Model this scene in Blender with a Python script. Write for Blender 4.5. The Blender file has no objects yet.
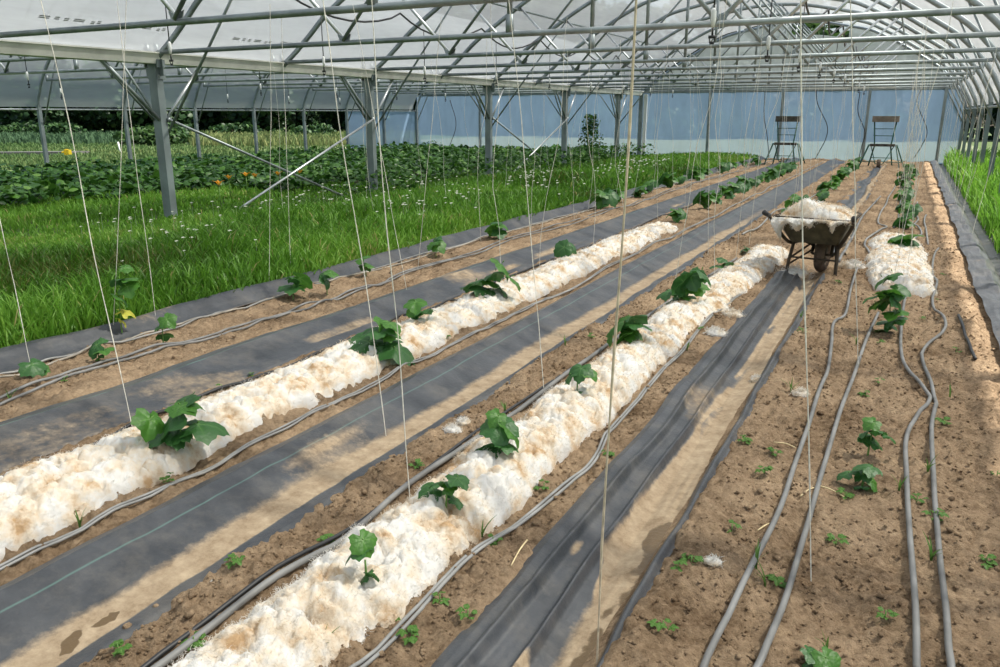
import bpy, math, random
import numpy as np
from mathutils import Vector, Matrix

rng = np.random.default_rng(7)
random.seed(7)
SC = bpy.context.scene
COL = SC.collection

# ---------------------------------------------------------------- camera
EYE = 1.4583
FPX, PCX, PCY = 785.0, 500.0, 333.5
VPX, VPY = 914.0, 117.0                      # where the planting rows meet in the photograph
_f = Vector(((VPX-PCX)/FPX, (VPY-PCY)/FPX, 1.0)).normalized()
_d = Vector((0.0, 1.0, -_f[1]/_f[2])).normalized()
_x = _d.cross(_f)
cam_d = bpy.data.cameras.new('camera')
cam = bpy.data.objects.new('camera', cam_d)
COL.objects.link(cam)
cam_d.sensor_fit = 'HORIZONTAL'
cam_d.sensor_width = 36.0
cam_d.lens = FPX/1000*36
cam_d.clip_start = 0.05
cam_d.clip_end = 400
right = Vector((_x[0], _f[0], -_d[0])); upv = -Vector((_x[1], _f[1], -_d[1])); back = -Vector((_x[2], _f[2], -_d[2]))
M = Matrix((right, upv, back)).transposed().to_4x4()
M.translation = Vector((0, 0, EYE))
cam.matrix_world = M
SC.camera = cam

# ---------------------------------------------------------------- world, sun, exposure
SUN_AZ, SUN_EL = math.radians(28), math.radians(56)      # azimuth from +X towards +Y
world = bpy.data.worlds.new('sky_world'); SC.world = world
world.use_nodes = True
wn = world.node_tree.nodes; wl = world.node_tree.links
sky = wn.new('ShaderNodeTexSky'); sky.sky_type = 'NISHITA'
sky.sun_disc = False
sky.sun_elevation = SUN_EL
sky.sun_rotation = math.radians(90) - SUN_AZ
sky.air_density = 1.0; sky.dust_density = 3.0; sky.ozone_density = 1.0
wl.new(sky.outputs['Color'], wn['Background'].inputs['Color'])
wn['Background'].inputs['Strength'].default_value = 0.17
sun_d = bpy.data.lights.new('sun', 'SUN'); sun_d.energy = 9.0; sun_d.angle = math.radians(2.2)
sun_d.color = (1.0, 0.95, 0.86)
sun = bpy.data.objects.new('sun', sun_d); COL.objects.link(sun)
sd = Vector((math.cos(SUN_EL)*math.cos(SUN_AZ), math.cos(SUN_EL)*math.sin(SUN_AZ), math.sin(SUN_EL)))
sun.rotation_euler = sd.to_track_quat('Z', 'Y').to_euler()
sun.location = (5, 10, 20)
SC.view_settings.view_transform = 'Standard'
SC.view_settings.look = 'None'
SC.view_settings.gamma = 1.0
SC.view_settings.use_curve_mapping = False
SC.view_settings.exposure = 0.05
SC.cycles.use_denoising = True
SC.cycles.max_bounces = 8
SC.cycles.transparent_max_bounces = 24
SC.cycles.caustics_reflective = False
SC.cycles.caustics_refractive = False
SC.cycles.sample_clamp_indirect = 6.0

# ---------------------------------------------------------------- pixel <-> place
def ray(px, py):
    d = ((px-PCX)/FPX, (py-PCY)/FPX, 1.0)
    dot = lambda a: d[0]*a[0]+d[1]*a[1]+d[2]*a[2]
    return np.array([dot(_x), dot(_f), -dot(_d)])
def gr(px, py, z=0.0):
    r = ray(px, py); t = (z-EYE)/r[2]
    return np.array([r[0]*t, r[1]*t, z])
def at_y(px, py, Y):
    r = ray(px, py); return r*(Y/r[1])+np.array([0, 0, EYE])
def at_x(px, py, X):
    r = ray(px, py); return r*(X/r[0])+np.array([0, 0, EYE])

# ---------------------------------------------------------------- noise
_T = np.random.default_rng(3).random(4096)
def _h(i, j, s):
    return _T[(i*374761 + j*668265 + s*2147 + (i*j)*131) & 4095]
def vn(x, y, s=0):
    x = np.asarray(x, float); y = np.asarray(y, float)
    xi = np.floor(x).astype(np.int64); yi = np.floor(y).astype(np.int64)
    fx = x-xi; fy = y-yi
    fx = fx*fx*(3-2*fx); fy = fy*fy*(3-2*fy)
    a = _h(xi, yi, s); b = _h(xi+1, yi, s); c = _h(xi, yi+1, s); d = _h(xi+1, yi+1, s)
    return (a*(1-fx)+b*fx)*(1-fy)+(c*(1-fx)+d*fx)*fy
def fbm(x, y, s=0, o=3, g=.5):
    r = 0; a = 1; t = 0
    for i in range(o):
        r = r+a*(vn(x*2**i+i*17.3, y*2**i-i*9.1, s+i)-.5); t += a; a *= g
    return r/t*2
def worley(x, y, s=0):
    """distance to the nearest of one random point per cell"""
    x = np.asarray(x, float); y = np.asarray(y, float)
    xi = np.floor(x).astype(np.int64); yi = np.floor(y).astype(np.int64)
    best = np.full(x.shape, 9.0)
    for i in (-1, 0, 1):
        for j in (-1, 0, 1):
            cx = xi+i; cy = yi+j
            px = cx+_h(cx, cy, s); py = cy+_h(cx, cy, s+77)
            best = np.minimum(best, (px-x)**2+(py-y)**2)
    return np.sqrt(best)
def sstep(a, b, x):
    t = np.clip((np.asarray(x, float)-a)/(b-a), 0, 1); return t*t*(3-2*t)

# ---------------------------------------------------------------- materials
MATS = {}
def mat(name, rgb, rough=.6, metal=0., var=0., vscale=8., bump=0., bscale=60., spec=.5, transl=0., tcol=None):
    m = bpy.data.materials.new(name); m.use_nodes = True
    N = m.node_tree.nodes; L = m.node_tree.links
    b = N['Principled BSDF']
    b.inputs['Base Color'].default_value = (*rgb, 1); b.inputs['Roughness'].default_value = rough
    b.inputs['Metallic'].default_value = metal; b.inputs['Specular IOR Level'].default_value = spec
    if var or bump:
        g = N.new('ShaderNodeNewGeometry')
    if var:
        n = N.new('ShaderNodeTexNoise'); n.inputs['Scale'].default_value = vscale; n.inputs['Detail'].default_value = 5
        L.new(g.outputs['Position'], n.inputs['Vector'])
        r = N.new('ShaderNodeValToRGB')
        r.color_ramp.elements[0].position = .3; r.color_ramp.elements[1].position = .7
        r.color_ramp.elements[0].color = (*[c*(1-var) for c in rgb], 1); r.color_ramp.elements[1].color = (*[min(1, c*(1+var)) for c in rgb], 1)
        L.new(n.outputs['Fac'], r.inputs['Fac']); L.new(r.outputs['Color'], b.inputs['Base Color'])
    if bump:
        n2 = N.new('ShaderNodeTexNoise'); n2.inputs['Scale'].default_value = bscale; n2.inputs['Detail'].default_value = 6
        L.new(g.outputs['Position'], n2.inputs['Vector'])
        bp = N.new('ShaderNodeBump'); bp.inputs['Strength'].default_value = bump; bp.inputs['Distance'].default_value = .02
        L.new(n2.outputs['Fac'], bp.inputs['Height']); L.new(bp.outputs['Normal'], b.inputs['Normal'])
    if transl:
        t = N.new('ShaderNodeBsdfTranslucent'); t.inputs['Color'].default_value = (*(tcol or rgb), 1)
        x = N.new('ShaderNodeMixShader'); x.inputs['Fac'].default_value = transl
        L.new(b.outputs[0], x.inputs[1]); L.new(t.outputs[0], x.inputs[2])
        L.new(x.outputs[0], N['Material Output'].inputs['Surface'])
    MATS[name] = m
    return m
def ramp_mat(name, attr, stops, rough=.6, spec=.3, transl=0., bump=0., bscale=80.):
    """colour from a per-point attribute"""
    m = bpy.data.materials.new(name); m.use_nodes = True
    N = m.node_tree.nodes; L = m.node_tree.links; b = N['Principled BSDF']
    b.inputs['Roughness'].default_value = rough; b.inputs['Specular IOR Level'].default_value = spec
    a = N.new('ShaderNodeAttribute'); a.attribute_name = attr
    r = N.new('ShaderNodeValToRGB')
    while len(r.color_ramp.elements) < len(stops): r.color_ramp.elements.new(.5)
    for e, (p, c) in zip(r.color_ramp.elements, stops): e.position = p; e.color = (*c, 1)
    L.new(a.outputs['Fac'], r.inputs['Fac']); L.new(r.outputs['Color'], b.inputs['Base Color'])
    if transl:
        t = N.new('ShaderNodeBsdfTranslucent'); L.new(r.outputs['Color'], t.inputs['Color'])
        x = N.new('ShaderNodeMixShader'); x.inputs['Fac'].default_value = transl
        L.new(b.outputs[0], x.inputs[1]); L.new(t.outputs[0], x.inputs[2]); L.new(x.outputs[0], N['Material Output'].inputs['Surface'])
    if bump:
        g = N.new('ShaderNodeNewGeometry')
        n2 = N.new('ShaderNodeTexNoise'); n2.inputs['Scale'].default_value = bscale; n2.inputs['Detail'].default_value = 6
        L.new(g.outputs['Position'], n2.inputs['Vector'])
        bp = N.new('ShaderNodeBump'); bp.inputs['Strength'].default_value = bump; bp.inputs['Distance'].default_value = .02
        L.new(n2.outputs['Fac'], bp.inputs['Height']); L.new(bp.outputs['Normal'], b.inputs['Normal'])
    MATS[name] = m
    return m

def film_mat(name, tint, transp, transl, diff, streak=.2, vs=.6):
    """thin greenhouse film: part clear, part milky"""
    m = bpy.data.materials.new(name); m.use_nodes = True
    N = m.node_tree.nodes; L = m.node_tree.links
    for n in list(N):
        if n.type == 'BSDF_PRINCIPLED': N.remove(n)
    out = N['Material Output']
    g = N.new('ShaderNodeNewGeometry')
    mp = N.new('ShaderNodeMapping'); mp.inputs['Scale'].default_value = (3.0, .35, .8)
    L.new(g.outputs['Position'], mp.inputs['Vector'])
    n = N.new('ShaderNodeTexNoise'); n.inputs['Scale'].default_value = vs*3; n.inputs['Detail'].default_value = 6; n.inputs['Roughness'].default_value = .65
    L.new(mp.outputs[0], n.inputs['Vector'])
    r = N.new('ShaderNodeValToRGB'); r.color_ramp.elements[0].position = .3; r.color_ramp.elements[1].position = .72
    r.color_ramp.elements[0].color = (*[c*(1-streak) for c in tint], 1); r.color_ramp.elements[1].color = (*tint, 1)
    L.new(n.outputs['Fac'], r.inputs['Fac'])
    tr = N.new('ShaderNodeBsdfTransparent'); tr.inputs['Color'].default_value = (.95, .96, .95, 1)
    tl = N.new('ShaderNodeBsdfTranslucent'); df = N.new('ShaderNodeBsdfDiffuse')
    L.new(r.outputs['Color'], tl.inputs['Color']); L.new(r.outputs['Color'], df.inputs['Color'])
    s = transp+transl+diff
    m1 = N.new('ShaderNodeMixShader'); m1.inputs['Fac'].default_value = diff/(transl+diff)
    L.new(tl.outputs[0], m1.inputs[1]); L.new(df.outputs[0], m1.inputs[2])
    m2 = N.new('ShaderNodeMixShader'); m2.inputs['Fac'].default_value = transp/s
    L.new(m1.outputs[0], m2.inputs[1]); L.new(tr.outputs[0], m2.inputs[2])
    gl = N.new('ShaderNodeBsdfGlossy'); gl.inputs['Roughness'].default_value = .25; gl.inputs['Color'].default_value = (.9, .9, .9, 1)
    fr = N.new('ShaderNodeLayerWeight'); fr.inputs['Blend'].default_value = .2
    fm = N.new('ShaderNodeMath'); fm.operation = 'MULTIPLY'; fm.inputs[1].default_value = .35; L.new(fr.outputs['Facing'], fm.inputs[0])
    m3 = N.new('ShaderNodeMixShader'); L.new(fm.outputs[0], m3.inputs['Fac'])
    L.new(m2.outputs[0], m3.inputs[1]); L.new(gl.outputs[0], m3.inputs[2])
    L.new(m3.outputs[0], out.inputs['Surface'])
    MATS[name] = m
    return m

def soil_mat():
    m = bpy.data.materials.new('dry_soil'); m.use_nodes = True
    N = m.node_tree.nodes; L = m.node_tree.links; b = N['Principled BSDF']
    b.inputs['Roughness'].default_value = .95; b.inputs['Specular IOR Level'].default_value = .1
    g = N.new('ShaderNodeNewGeometry')
    n = N.new('ShaderNodeTexNoise'); n.inputs['Scale'].default_value = 2.2; n.inputs['Detail'].default_value = 8; n.inputs['Roughness'].default_value = .7
    n2 = N.new('ShaderNodeTexNoise'); n2.inputs['Scale'].default_value = 38; n2.inputs['Detail'].default_value = 6; n2.inputs['Roughness'].default_value = .7
    L.new(g.outputs['Position'], n.inputs['Vector']); L.new(g.outputs['Position'], n2.inputs['Vector'])
    r = N.new('ShaderNodeValToRGB')
    r.color_ramp.elements[0].position = .36; r.color_ramp.elements[0].color = (.125, .078, .043, 1)
    r.color_ramp.elements[1].position = .66; r.color_ramp.elements[1].color = (.54, .395, .255, 1)
    mx = N.new('ShaderNodeMix'); mx.inputs[0].default_value = .45
    L.new(n.outputs['Fac'], mx.inputs[2]); L.new(n2.outputs['Fac'], mx.inputs[3])
    L.new(mx.outputs[0], r.inputs['Fac']); L.new(r.outputs['Color'], b.inputs['Base Color'])
    bp = N.new('ShaderNodeBump'); bp.inputs['Strength'].default_value = .9; bp.inputs['Distance'].default_value = .032
    n3 = N.new('ShaderNodeTexNoise'); n3.inputs['Scale'].default_value = 34; n3.inputs['Detail'].default_value = 9; n3.inputs['Roughness'].default_value = .72
    L.new(g.outputs['Position'], n3.inputs['Vector'])
    L.new(n3.outputs['Fac'], bp.inputs['Height']); L.new(bp.outputs['Normal'], b.inputs['Normal'])
    MATS['dry_soil'] = m
    return m

def sheet_mat():
    """black woven ground cover: faint weave, pale green marking threads, sandy dust and damp marks from point attributes"""
    m = bpy.data.materials.new('woven_ground_cover'); m.use_nodes = True
    N = m.node_tree.nodes; L = m.node_tree.links; b = N['Principled BSDF']
    g = N.new('ShaderNodeNewGeometry')
    def attr(n):
        a = N.new('ShaderNodeAttribute'); a.attribute_name = n; return a.outputs['Fac']
    def noise(sc, det=6, ro=.65):
        n = N.new('ShaderNodeTexNoise'); n.inputs['Scale'].default_value = sc; n.inputs['Detail'].default_value = det; n.inputs['Roughness'].default_value = ro
        L.new(g.outputs['Position'], n.inputs['Vector']); return n.outputs['Fac']
    def ramp(src, a, b_, ca=(0, 0, 0), cb=(1, 1, 1)):
        r = N.new('ShaderNodeValToRGB'); r.color_ramp.elements[0].position = a; r.color_ramp.elements[1].position = b_
        r.color_ramp.elements[0].color = (*ca, 1); r.color_ramp.elements[1].color = (*cb, 1); L.new(src, r.inputs['Fac']); return r.outputs['Color']
    def mix(f, a, b_):
        x = N.new('ShaderNodeMix'); x.data_type = 'RGBA'
        if isinstance(f, float): x.inputs[0].default_value = f
        else: L.new(f, x.inputs[0])
        for s, v in ((6, a), (7, b_)):
            if isinstance(v, tuple): x.inputs[s].default_value = (*v, 1)
            else: L.new(v, x.inputs[s])
        return x.outputs[2]
    def math_(op, a, b_=None):
        x = N.new('ShaderNodeMath'); x.operation = op
        for i, v in enumerate((a, b_)):
            if v is None: continue
            if isinstance(v, (int, float)): x.inputs[i].default_value = v
            else: L.new(v, x.inputs[i])
        return x.outputs[0]
    base = ramp(noise(5), .3, .75, (.030, .034, .040), (.085, .090, .098))
    dusty = ramp(noise(2.3, 8, .75), .48, .75)
    c = mix(math_('MULTIPLY', dusty, .55), base, (.20, .18, .15))
    line = attr('thread')
    c = mix(math_('MULTIPLY', line, .75), c, (.16, .33, .28))
    sand_col = ramp(noise(11, 9, .78), .32, .66, (.21, .145, .085), (.45, .355, .24))
    s = math_('ADD', attr('sand'), math_('MULTIPLY', math_('SUBTRACT', noise(22, 8, .75), .5), .7))
    sm = ramp(s, .36, .74)
    c = mix(sm, c, sand_col)
    w = math_('ADD', attr('damp'), math_('MULTIPLY', math_('SUBTRACT', noise(14, 5, .6), .5), .5))
    wm = ramp(w, .5, .56)
    c = mix(wm, c, (.13, .085, .04))
    L.new(c, b.inputs['Base Color'])
    ro = mix(sm, (.42, .42, .42), (.9, .9, .9)); ro = mix(wm, ro, (.3, .3, .3))
    L.new(ro, b.inputs['Roughness']); b.inputs['Specular IOR Level'].default_value = .45
    bp = N.new('ShaderNodeBump'); bp.inputs['Strength'].default_value = .35; bp.inputs['Distance'].default_value = .01
    L.new(noise(25, 7, .7), bp.inputs['Height']); L.new(bp.outputs['Normal'], b.inputs['Normal'])
    MATS['woven_ground_cover'] = m
    return m

def wool_mat():
    m = bpy.data.materials.new('raw_wool'); m.use_nodes = True
    N = m.node_tree.nodes; L = m.node_tree.links; b = N['Principled BSDF']
    b.inputs['Roughness'].default_value = 1.0; b.inputs['Specular IOR Level'].default_value = .05
    g = N.new('ShaderNodeNewGeometry')
    n = N.new('ShaderNodeTexNoise'); n.inputs['Scale'].default_value = 7.5; n.inputs['Detail'].default_value = 6; n.inputs['Roughness'].default_value = .62
    L.new(g.outputs['Position'], n.inputs['Vector'])
    r = N.new('ShaderNodeValToRGB')
    r.color_ramp.elements[0].position = .34; r.color_ramp.elements[0].color = (.58, .39, .22, 1)
    r.color_ramp.elements[1].position = .58; r.color_ramp.elements[1].color = (.84, .82, .775, 1)
    e = r.color_ramp.elements.new(.45); e.color = (.80, .69, .54, 1)
    L.new(n.outputs['Fac'], r.inputs['Fac']); L.new(r.outputs['Color'], b.inputs['Base Color'])
    bp = N.new('ShaderNodeBump'); bp.inputs['Strength'].default_value = .55; bp.inputs['Distance'].default_value = .015
    n3 = N.new('ShaderNodeTexNoise'); n3.inputs['Scale'].default_value = 60; n3.inputs['Detail'].default_value = 8; n3.inputs['Roughness'].default_value = .7
    n3.inputs['Distortion'].default_value = 1.5
    L.new(g.outputs['Position'], n3.inputs['Vector'])
    L.new(n3.outputs['Fac'], bp.inputs['Height']); L.new(bp.outputs['Normal'], b.inputs['Normal'])
    t = N.new('ShaderNodeBsdfTranslucent'); L.new(r.outputs['Color'], t.inputs['Color'])
    x = N.new('ShaderNodeMixShader'); x.inputs['Fac'].default_value = .10
    L.new(b.outputs[0], x.inputs[1]); L.new(t.outputs[0], x.inputs[2]); L.new(x.outputs[0], N['Material Output'].inputs['Surface'])
    MATS['raw_wool'] = m
    return m

soil_mat(); sheet_mat(); wool_mat()
film_mat('roof_film', (.61, .64, .65), .30, .36, .26, .18)
film_mat('gable_film', (.45, .50, .51), .14, .30, .40, .2)
film_mat('end_wall_film', (.34, .50, .72), .24, .26, .40, .15)
film_mat('clear_pane', (.8, .85, .85), .85, .08, .07, .1)
mat('galvanised_steel', (.30, .34, .345), .42, .55, .25, 5)
mat('painted_steel', (.23, .275, .28), .5, .25, .2, 4)
mat('bright_steel', (.60, .63, .64), .35, .7, .15, 9)
mat('gutter_sheet', (.66, .67, .62), .5, .2, .22, 2.5)
mat('dark_trim', (.05, .052, .05), .6)
mat('white_twine', (.80, .77, .68), .9, 0, .18, 60)
mat('jute_twine', (.62, .52, .38), .95, 0, .25, 50)
mat('black_pipe', (.025, .026, .028), .45)
mat('grey_pipe', (.19, .19, .185), .55, 0, .35, 6)
mat('pale_pipe', (.26, .26, .25), .40, 0, .3, 6)
mat('dusty_pipe', (.33, .30, .25), .75, 0, .4, 9)
mat('white_plastic', (.82, .84, .82), .4)
mat('yellow_plastic', (.85, .62, .03), .45)
mat('barrow_paint', (.085, .075, .045), .6, .2, .5, 12)
mat('rusty_rim', (.055, .04, .025), .7, .3, .4, 20)
mat('mud_tyre', (.12, .085, .06), .9, 0, .4, 15, .5, 60)
mat('green_paint', (.03, .115, .085), .5, .2, .3, 10)
mat('old_plank', (.07, .066, .055), .85, 0, .45, 9, .4, 50)
mat('dry_straw', (.72, .58, .33), .8, 0, .2, 30)
mat('stem_green', (.17, .33, .08), .6, 0, .2, 30, transl=.15)
mat('bark', (.09, .065, .045), .9, 0, .4, 8)
mat('yellow_leaf', (.62, .60, .07), .5, 0, .3, 20, transl=.4)
mat('orange_petal', (.9, .38, .02), .5, transl=.3)
mat('daisy_petal', (.72, .76, .62), .7, transl=.3)
mat('white_petal', (.86, .87, .82), .6, transl=.3)
mat('pebble', (.62, .55, .46), .8, 0, .2, 40)
mat('film_ink', (.33, .34, .35), .8)
ramp_mat('grass_blade', 'tint', [(0, (.12, .15, .03)), (.12, (.055, .15, .014)), (.5, (.135, .32, .032)), (.85, (.24, .44, .06)), (1, (.46, .42, .16))], .45, .35, .42)
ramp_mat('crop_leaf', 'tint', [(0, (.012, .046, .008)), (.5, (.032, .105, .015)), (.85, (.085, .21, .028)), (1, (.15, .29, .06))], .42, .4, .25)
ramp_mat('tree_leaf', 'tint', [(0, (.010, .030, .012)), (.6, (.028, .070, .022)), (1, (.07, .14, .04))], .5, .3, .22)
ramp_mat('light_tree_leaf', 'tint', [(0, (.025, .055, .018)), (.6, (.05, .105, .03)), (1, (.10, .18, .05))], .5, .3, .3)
ramp_mat('cucumber_leaf', 'vein', [(0, (.045, .15, .035)), (.6, (.065, .19, .045)), (1, (.18, .34, .12))], .36, .55, .33, .25, 90)
ramp_mat('cucumber_leaf_pale', 'vein', [(0, (.075, .22, .030)), (.6, (.10, .27, .04)), (1, (.22, .40, .12))], .36, .55, .38, .25, 90)
ramp_mat('weed_leaf', 'vein', [(0, (.085, .20, .035)), (1, (.16, .29, .07))], .5, .3, .35)
ramp_mat('field_grass', 'tint', [(0, (.06, .12, .04)), (.5, (.11, .18, .065)), (1, (.25, .27, .11))], .7, .1, .3)
ramp_mat('leek_crop', 'tint', [(0, (.04, .085, .045)), (.5, (.07, .13, .068)), (1, (.11, .18, .085))], .7, .1, .3)
mat('meadow_ground', (.09, .14, .04), .95, 0, .35, 1.2, .5, 20)
mat('pale_meadow', (.22, .25, .14), .95, 0, .2, .8, .3, 20)
mat('dark_ground', (.045, .065, .022), .95, 0, .4, 3, .5, 20)
mat('gravel_track', (.11, .11, .105), .9, 0, .2, 12)

# ---------------------------------------------------------------- mesh helpers
class MB:
    """collects pieces that become ONE mesh"""
    def __init__(s): s.v = []; s.f = []; s.n = 0; s.a = []
    def add(s, verts, faces, a=None):
        verts = np.asarray(verts, float).reshape(-1, 3)
        s.v.append(verts)
        for f in faces: s.f.append(tuple(int(i)+s.n for i in f))
        s.a.append(np.full(len(verts), 0.) if a is None else np.broadcast_to(np.asarray(a, float), (len(verts),)))
        s.n += len(verts); return s
    def box(s, c, d, rz=0.):
        x, y, z = [k/2 for k in d]
        p = np.array([[sx*x, sy*y, sz*z] for sz in (-1, 1) for sy in (-1, 1) for sx in (-1, 1)])
        ca, sa = math.cos(rz), math.sin(rz)
        p = p@np.array([[ca, sa, 0], [-sa, ca, 0], [0, 0, 1]])+np.array(c)
        return s.add(p, [(0, 2, 3, 1), (4, 5, 7, 6), (0, 1, 5, 4), (2, 6, 7, 3), (0, 4, 6, 2), (1, 3, 7, 5)])
    def tube(s, pts, r, n=8, flat=1.0, rot=0., up=(0, 0, 1), cap=True, a=None):
        p = np.asarray(pts, float); k = len(p)
        r = np.broadcast_to(np.asarray(r, float), (k,))
        t = np.gradient(p, axis=0) if k > 2 else np.repeat((p[1]-p[0])[None], 2, 0)
        t = t/np.maximum(np.linalg.norm(t, axis=1, keepdims=True), 1e-9)
        u = np.array(up, float)
        if abs(t[0]@u) > .95: u = np.array([1., 0, 0])
        vs = []
        for i in range(k):
            u2 = u-t[i]*(t[i]@u); l = np.linalg.norm(u2)
            u2 = u2/l if l > 1e-6 else u2
            w = np.cross(t[i], u2); u = u2
            an = rot+np.arange(n)*2*math.pi/n
            vs.append(p[i]+r[i]*(np.cos(an)[:, None]*w*flat+np.sin(an)[:, None]*u2))
        f = [(i*n+j, i*n+(j+1) % n, (i+1)*n+(j+1) % n, (i+1)*n+j) for i in range(k-1) for j in range(n)]
        if cap: f += [tuple(range(n-1, -1, -1)), tuple((k-1)*n+j for j in range(n))]
        return s.add(np.concatenate(vs), f, a)
    def beam(s, a, b, w, up=(0, 0, 1)):
        return s.tube([a, b], w*.7071, 4, 1., math.pi/4, up)
    def build(s, name, material, parent=None, smooth=True, attr=None):
        return mesh(name, np.concatenate(s.v), s.f, material, parent, smooth, {attr: np.concatenate(s.a)} if attr else None)

def mesh(name, v, f, material, parent=None, smooth=True, attrs=None):
    me = bpy.data.meshes.new(name)
    if isinstance(f, np.ndarray):
        n, k = f.shape
        me.vertices.add(len(v)); me.vertices.foreach_set('co', np.asarray(v, np.float32).ravel())
        me.loops.add(n*k); me.loops.foreach_set('vertex_index', f.astype(np.int32).ravel())
        me.polygons.add(n); me.polygons.foreach_set('loop_start', np.arange(0, n*k, k, dtype=np.int32))
        me.polygons.foreach_set('loop_total', np.full(n, k, np.int32))
        me.update(calc_edges=True)
    else:
        me.from_pydata(np.asarray(v).tolist(), [], f); me.update()
    if smooth: me.polygons.foreach_set('use_smooth', np.ones(len(me.polygons), bool))
    for k_, a in (attrs or {}).items():
        at = me.attributes.new(k_, 'FLOAT', 'POINT'); at.data.foreach_set('value', np.asarray(a, np.float32))
    me.materials.append(MATS[material])
    o = bpy.data.objects.new(name, me); COL.objects.link(o)
    if parent is not None: o.parent = parent
    return o
def grid_faces(nu, nv):
    i = np.arange(nu-1)[:, None]*nv+np.arange(nv-1)[None]
    return np.stack([i, i+1, i+nv+1, i+nv], -1).reshape(-1, 4)[:, ::-1].copy()
def tag(o, label=None, cat=None, group=None, kind=None):
    if label: o['label'] = label
    if cat: o['category'] = cat
    if group: o['group'] = group
    if kind: o['kind'] = kind
    return o
def thing(name, label, cat, loc=(0, 0, 0), rz=0., group=None):
    o = bpy.data.objects.new(name, None); COL.objects.link(o); o.empty_display_size = .1
    o.location = tuple(float(c) for c in loc); o.rotation_euler = (0, 0, rz)
    return tag(o, label, cat, group)
KIDS = {}
def copy_tree(o, parent=None):
    c = o.copy(); COL.objects.link(c)
    if parent is not None: c.parent = parent
    for ch in [x for x in o.children]: copy_tree(ch, c)
    return c
ONES = 'zeroth first second third fourth fifth sixth seventh eighth ninth tenth eleventh twelfth thirteenth fourteenth fifteenth sixteenth seventeenth eighteenth nineteenth'.split()
def nth(i):
    if i < 20: return ONES[i]
    t, u = divmod(i, 10)
    return {2: 'twentieth', 3: 'thirtieth', 4: 'fortieth'}[t] if u == 0 else {2: 'twenty', 3: 'thirty', 4: 'forty'}[t]+'-'+ONES[u]

# ---------------------------------------------------------------- ground heights
HX = [-30, -5.2, -4.86, -4.74, -4.66, -4.60, -4.4, -4.17, -3.9, -3.80, -3.62, -3.42, -3.28, -3.2, -2.85, -2.55, -2.46, -2.40, -2.28, -2.08, -1.93, -1.86, -1.75, -1.6, -1.4, -1.2, -1.0, -.96, -.9, -.78, -.66, -.60, -.5, -.35, 0, .3, .62, .72, .80, .88, .96, 1.06, 1.2, 30]
HZ = [0, .02, .06, .07, .02, -.01, .0, -.01, .0, .01, .055, .0, -.01, -.01, .015, .0, -.015, .02, .075, .0, -.01, .0, .015, -.01, .015, -.005, .01, .03, .01, -.04, -.02, .03, .045, .03, .0, .0, .01, .04, .05, -.02, -.10, -.07, .02, 0]
def H(x, y):
    return np.interp(x, HX, HZ)+.010*fbm(np.asarray(x)*1.6, np.asarray(y)*1.1, 11, 2)
def soil_z(x, y):
    x = np.asarray(x, float); y = np.asarray(y, float)
    z = H(x, y)
    w = 1-.9*np.maximum.reduce([sstep(-4.56, -4.63, x), sstep(-3.86, -3.78, x)*(1-sstep(-3.32, -3.24, x)), sstep(-2.46, -2.38, x)*(1-sstep(-1.93, -1.85, x)), sstep(-1.0, -.94, x)*(1-sstep(-.6, -.54, x))*(y < 9), sstep(.58, .66, x)])
    n = .026*fbm(x*4.5, y*4.5, 21, 3)+.03*fbm(x*1.9, y*1.9, 23, 2)+.02*(np.abs(fbm(x*11, y*11, 31, 2)))+.026*np.clip(.55-worley(x*15+fbm(x*9, y*9, 43, 2), y*15, 41), 0, 1)*vn(x*6, y*6, 44)*1.6+.018*np.clip(.5-worley(x*31, y*31, 42), 0, 1)+.008*fbm(x*40, y*40, 51, 2)
    return z+1.3*n*w-.014*(1-w)-.03*sstep(-4.58, -4.66, x)

# bare soil of the beds, fine near the camera
ys = [0.62]
while ys[-1] < 30.6: ys.append(ys[-1]+max(.010, .0072*ys[-1]))
ys = np.array(ys); xs = np.arange(-5.1, 1.32, .0125)
X, Y = np.meshgrid(xs, ys, indexing='ij')
floor = mesh('floor', np.stack([X, Y, soil_z(X, Y)], -1).reshape(-1, 3), grid_faces(len(xs), len(ys)), 'dry_soil')
tag(floor, 'bare crumbly brown soil of the planting beds', 'soil', kind='structure')
gx = np.concatenate([np.linspace(-140, -22, 20), np.linspace(-21, 9, 41), np.linspace(12, 90, 12)]); gy = np.concatenate([np.linspace(-12, 34, 30), np.linspace(38, 150, 24)])
X, Y = np.meshgrid(gx, gy, indexing='ij')
zz = -.07+.04*fbm(X*.3, Y*.3, 5, 2)*(X < -20)-.12*((X > -20) & (X < 8) & (Y < 31))
field = mesh('ground', np.stack([X, Y, zz], -1).reshape(-1, 3), grid_faces(len(gx), len(gy)), 'meadow_ground')
tag(field, 'wide green field around the greenhouse', 'field', kind='structure')
g = MB(); g.add([(-21, -6, -.02), (-4.95, -6, -.02), (-4.95, 30.5, -.02), (-21, 30.5, -.02)], [(0, 1, 2, 3)])
tag(g.build('grass_ground', 'dark_ground', smooth=False), 'dark earth under the grass strip of the left span', 'soil', kind='structure')
g = MB(); g.add([(1.06, -3, -.045), (6, -3, -.045), (6, 30.5, -.045), (1.06, 30.5, -.045)], [(0, 1, 2, 3)])
tag(g.build('edge_ground', 'dark_ground', smooth=False), 'dark earth under the grass beside the right wall', 'soil', kind='structure')

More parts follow.
